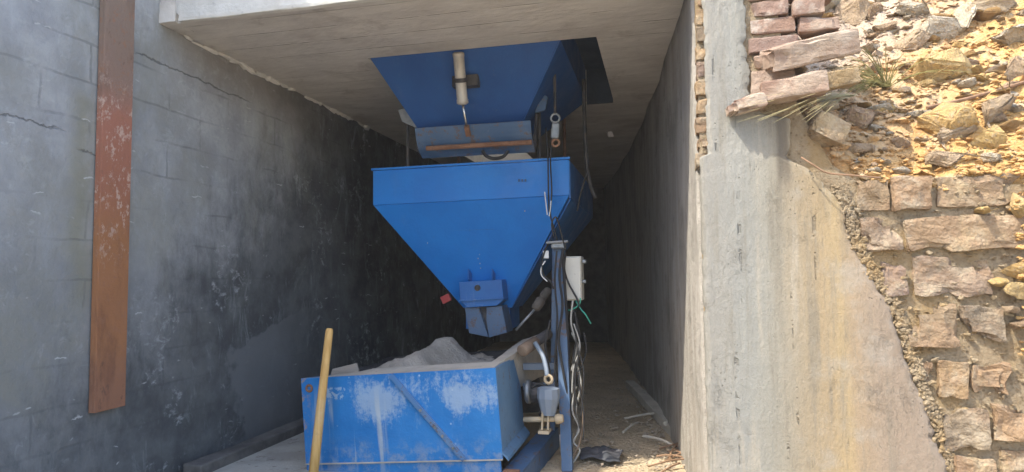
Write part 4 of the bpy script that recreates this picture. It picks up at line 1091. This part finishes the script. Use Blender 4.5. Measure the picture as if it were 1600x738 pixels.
# rusty roller tube behind the bin's right corner
ra, rb = aY(815, 549, 2.66), aY(858, 521, 2.86)
rp = thing('roller', ra, 'rusty roller tube poking out behind the right corner of the skip bin', 'roller')
obj('tube', lathe(bmesh.new(), ra, ra.lerp(rb, .5), [(0, .020), (.03, .026), (.97, .026), (1, .020)], 20), M['rusty_pipe'], rp, True)
obj('shaft', lathe(bmesh.new(), ra.lerp(rb, .5), rb, [(0, .022), (.95, .022), (1, .016)], 20), M['dark_steel'], rp, True)
# lever, eye bolt, bearing block, shaft
YB = 2.60
bl = thing('shaft_bearing', aY(855, 640, YB), 'blue grey bearing block with beige shaft clamps and a lever beside the skip bin', 'bearing')
obj('lever', tube(bmesh.new(), [aY(836, 536, YB+.1), aY(848, 556, YB+.06), aY(853, 574, YB+.03), aY(855, 588, YB)], .010, 8), M['grey_blue'], bl, True)
obj('eye', ring(bmesh.new(), aY(857, 593, YB), (.2, 1, 0), .016, .0065), M['beige_paint'], bl, True)
obj('housing', lathe(bmesh.new(), aY(857, 604, YB), aY(857, 648, YB), [(0, .02), (.06, .045), (.4, .046), (.8, .034), (1, .028)], 10), M['grey_blue'], bl)
obj('shaft', lathe(bmesh.new(), aY(818, 656, YB), aY(872, 655, YB), [(0, .011), (1, .011)], 16), M['beige_paint'], bl, True)
obj('flange', lathe(bmesh.new(), aY(868, 655, YB), aY(880, 654, YB), [(0, .018), (.3, .021), (1, .015)], 12), M['beige_paint'], bl)
for x in (848, 857):
    obj('clamp_strap', beam(bmesh.new(), aY(x, 642, YB-.018), aY(x-1, 672, YB-.018), .009, .008, .001), M['beige_paint'], bl)
obj('clamp_foot', box(bmesh.new(), aY(851, 674, YB), (.045, .06, .012), None, .002), M['beige_paint'], bl)
obj('pulley', lathe(bmesh.new(), aY(822, 612, 2.72), aY(830, 612, 2.72), [(0, .044), (.2, .050), (.8, .050), (1, .044)], 24), M['galvanised'], bl, True)
obj('hub', lathe(bmesh.new(), aY(829, 615, 2.75), aY(848, 613, 2.75), [(0, .045), (1, .04)], 16), M['dark_steel'], bl)
# chassis rail along the bin
c0, c1 = aY(852, 678, 2.85), aY(800, 738, 2.36)
rail = thing('chassis_rail', c0, 'blue steel chassis rail running beside the base of the skip bin', 'rail')
d_ = (c1-c0).normalized(); sd_ = Vector((-d_.y, d_.x, 0)).normalized()
b = bmesh.new(); beam(b, c0 - d_*.1, c1 + d_*.03, .075, .006, .001); obj('top_plate', b, M['steel_blue'], rail)
for k in (-.036, .036):
    obj('rail_web', beam(bmesh.new(), c0 - d_*.1 + sd_*k - Vector((0, 0, .045)), c1 + d_*.03 + sd_*k - Vector((0, 0, .045)), .005, .082), M['steel_blue'], rail)
obj('end_patch', box(bmesh.new(), c1 + d_*.005 + Vector((0, 0, .006)), (.06, .03, .005), None, .001), M['rusty_steel'], rail)

# ------------------------------------------------------------------ floor things
pa, pb = aZ(1058, 676, .03), aZ(985, 600, .03)
tag(obj('timber_batten', roughen(beam(bmesh.new(), pa, pb, .062, .05, .004), .004, 9, 2, 2), M['old_timber']), 'long pale timber batten lying on the floor near the inner wall', 'batten')
pa, pb = aZ(1040, 662, .05), aZ(1066, 640, .05)
tag(obj('stick', tube(bmesh.new(), [pa, (pa+pb)/2, pb], .012, 8), M['old_timber']), 'short pale stick beside the timber batten on the floor', 'stick')
def ragged(px, py, sx, sy, h, seed, m, label, cat, name):
    c_ = aZ(px, py, .02); b = bmesh.new(); rows = []
    for j in range(15):
        row = []
        for i in range(19):
            u, v = i/9-1, j/7-1
            k = 1 + .35*noise.noise(Vector((math.atan2(v, u)*1.2, seed, 0)))
            x, y = u*sx*k, v*sy*k
            z = h*max(0, 1-(u*u+v*v)*.5)*(.7+.9*noise.noise(Vector((x*22, y*22, seed))))
            row.append(b.verts.new((c_.x+x, c_.y+y, max(.012, c_.z+z))))
        rows.append(row)
    for j in range(14):
        for i in range(18): b.faces.new((rows[j][i], rows[j][i+1], rows[j+1][i+1], rows[j+1][i]))
    r_ = bmesh.ops.extrude_face_region(b, geom=b.faces[:]); bmesh.ops.translate(b, vec=(0, 0, .004), verts=[v for v in r_['geom'] if isinstance(v, bmesh.types.BMVert)])
    return tag(obj(name, b, M[m], None, True), label, cat)
ragged(940, 712, .085, .09, .03, 3, 'rag', 'crumpled dark plastic sheet on the floor beside the post', 'sheet', 'plastic_sheet')
ragged(1076, 702, .045, .10, .06, 8, 'blue_rag', 'crumpled bluish rag on the floor against the inner wall', 'rag', 'rag')
for px_, py_, a_, L_, lb_ in ((1010, 650, .5, .13, 'thin dry stick lying left of the timber batten'), (1030, 690, 2.4, .10, 'thin dry stick lying in front of the timber batten'), (985, 668, 1.2, .09, 'short dry stick lying in the middle of the dusty floor')):
    p = aZ(px_, py_, .03); d_ = Vector((math.cos(a_)*L_, math.sin(a_)*L_, .005))
    tag(obj('stick', tube(bmesh.new(), [p-d_, p+Vector((.006, 0, .01)), p+d_], .006, 6), M['old_timber']), lb_, 'stick')
rnd = random.Random(55)
for k in range(12):
    px, py = rnd.uniform(1035, 1092), rnd.uniform(682, 740); p = aZ(px, py, .03); a = rnd.uniform(0, 6.28); L = rnd.uniform(.04, .11)
    d_ = Vector((math.cos(a)*L, math.sin(a)*L, rnd.uniform(-.01, .02)))
    tag(obj('twig', tube(bmesh.new(), [p-d_, p+Vector((0, 0, .008)), p+d_], .004, 5), M['twig']), 'dry twig among the litter at the foot of the inner wall', 'twig', 'twigs littering the floor')
b = bmesh.new()
V, F = [], []
for k in range(600):
    x = rnd.uniform(-.38, .1); y = rnd.uniform(2.3, 5.0)
    if rnd.random() < .5: x = .1 - abs(rnd.gauss(0, .06)) - .078*(y-2.08)
    r_ = .003+abs(rnd.gauss(0, .004)); add_pebble(Vector((x, y, .012+r_*.3)), r_)
me = bpy.data.meshes.new('floor_gravel'); me.from_pydata(V, [], F); me.validate(); me.materials.append(M['ground'])
o = bpy.data.objects.new('floor_gravel', me); C.objects.link(o); tag(o, kind='stuff')
# plinth strip along the foot of the side wall
pts = [aZ(378, 745, .03), aZ(392, 722, .03), aZ(486, 684, .03), aZ(560, 684, .03), aZ(560, 745, .03)]
pl = [(-1.79, 2.2), (-1.76, 2.62), (-1.75, 3.1), (-1.2, 3.3), (-1.2, 2.2)]
tag(obj('floor_slab', roughen(prism([(x, y, -.02) for x, y in pl], (0, 0, .05), .004), .006, 8, 3, 3), M['concrete_plinth']), 'pale dusty concrete pad on the floor left of the skip bin', 'pad')
tag(obj('dark_timber', roughen(beam(bmesh.new(), (-1.80, 2.2, .035), (-1.775, 3.4, .035), .085, .075, .006), .006, 7, 5, 3), M['dark_timber']), 'dark old timber lying along the foot of the grey wall', 'timber')

# ------------------------------------------------------------------ dusty air
hm = bpy.data.materials.new('dusty_air'); hm.use_nodes = True; t = hm.node_tree; t.nodes.clear()
o1 = t.nodes.new('ShaderNodeOutputMaterial'); v1 = t.nodes.new('ShaderNodeVolumePrincipled')
v1.inputs['Color'].default_value = (.9, .88, .84, 1); v1.inputs['Density'].default_value = .006; v1.inputs['Anisotropy'].default_value = .2
t.links.new(v1.outputs[0], o1.inputs['Volume'])
tag(obj('haze', bx(-60, 60, -60, 60, -1.05, 3.6), hm), kind='stuff')
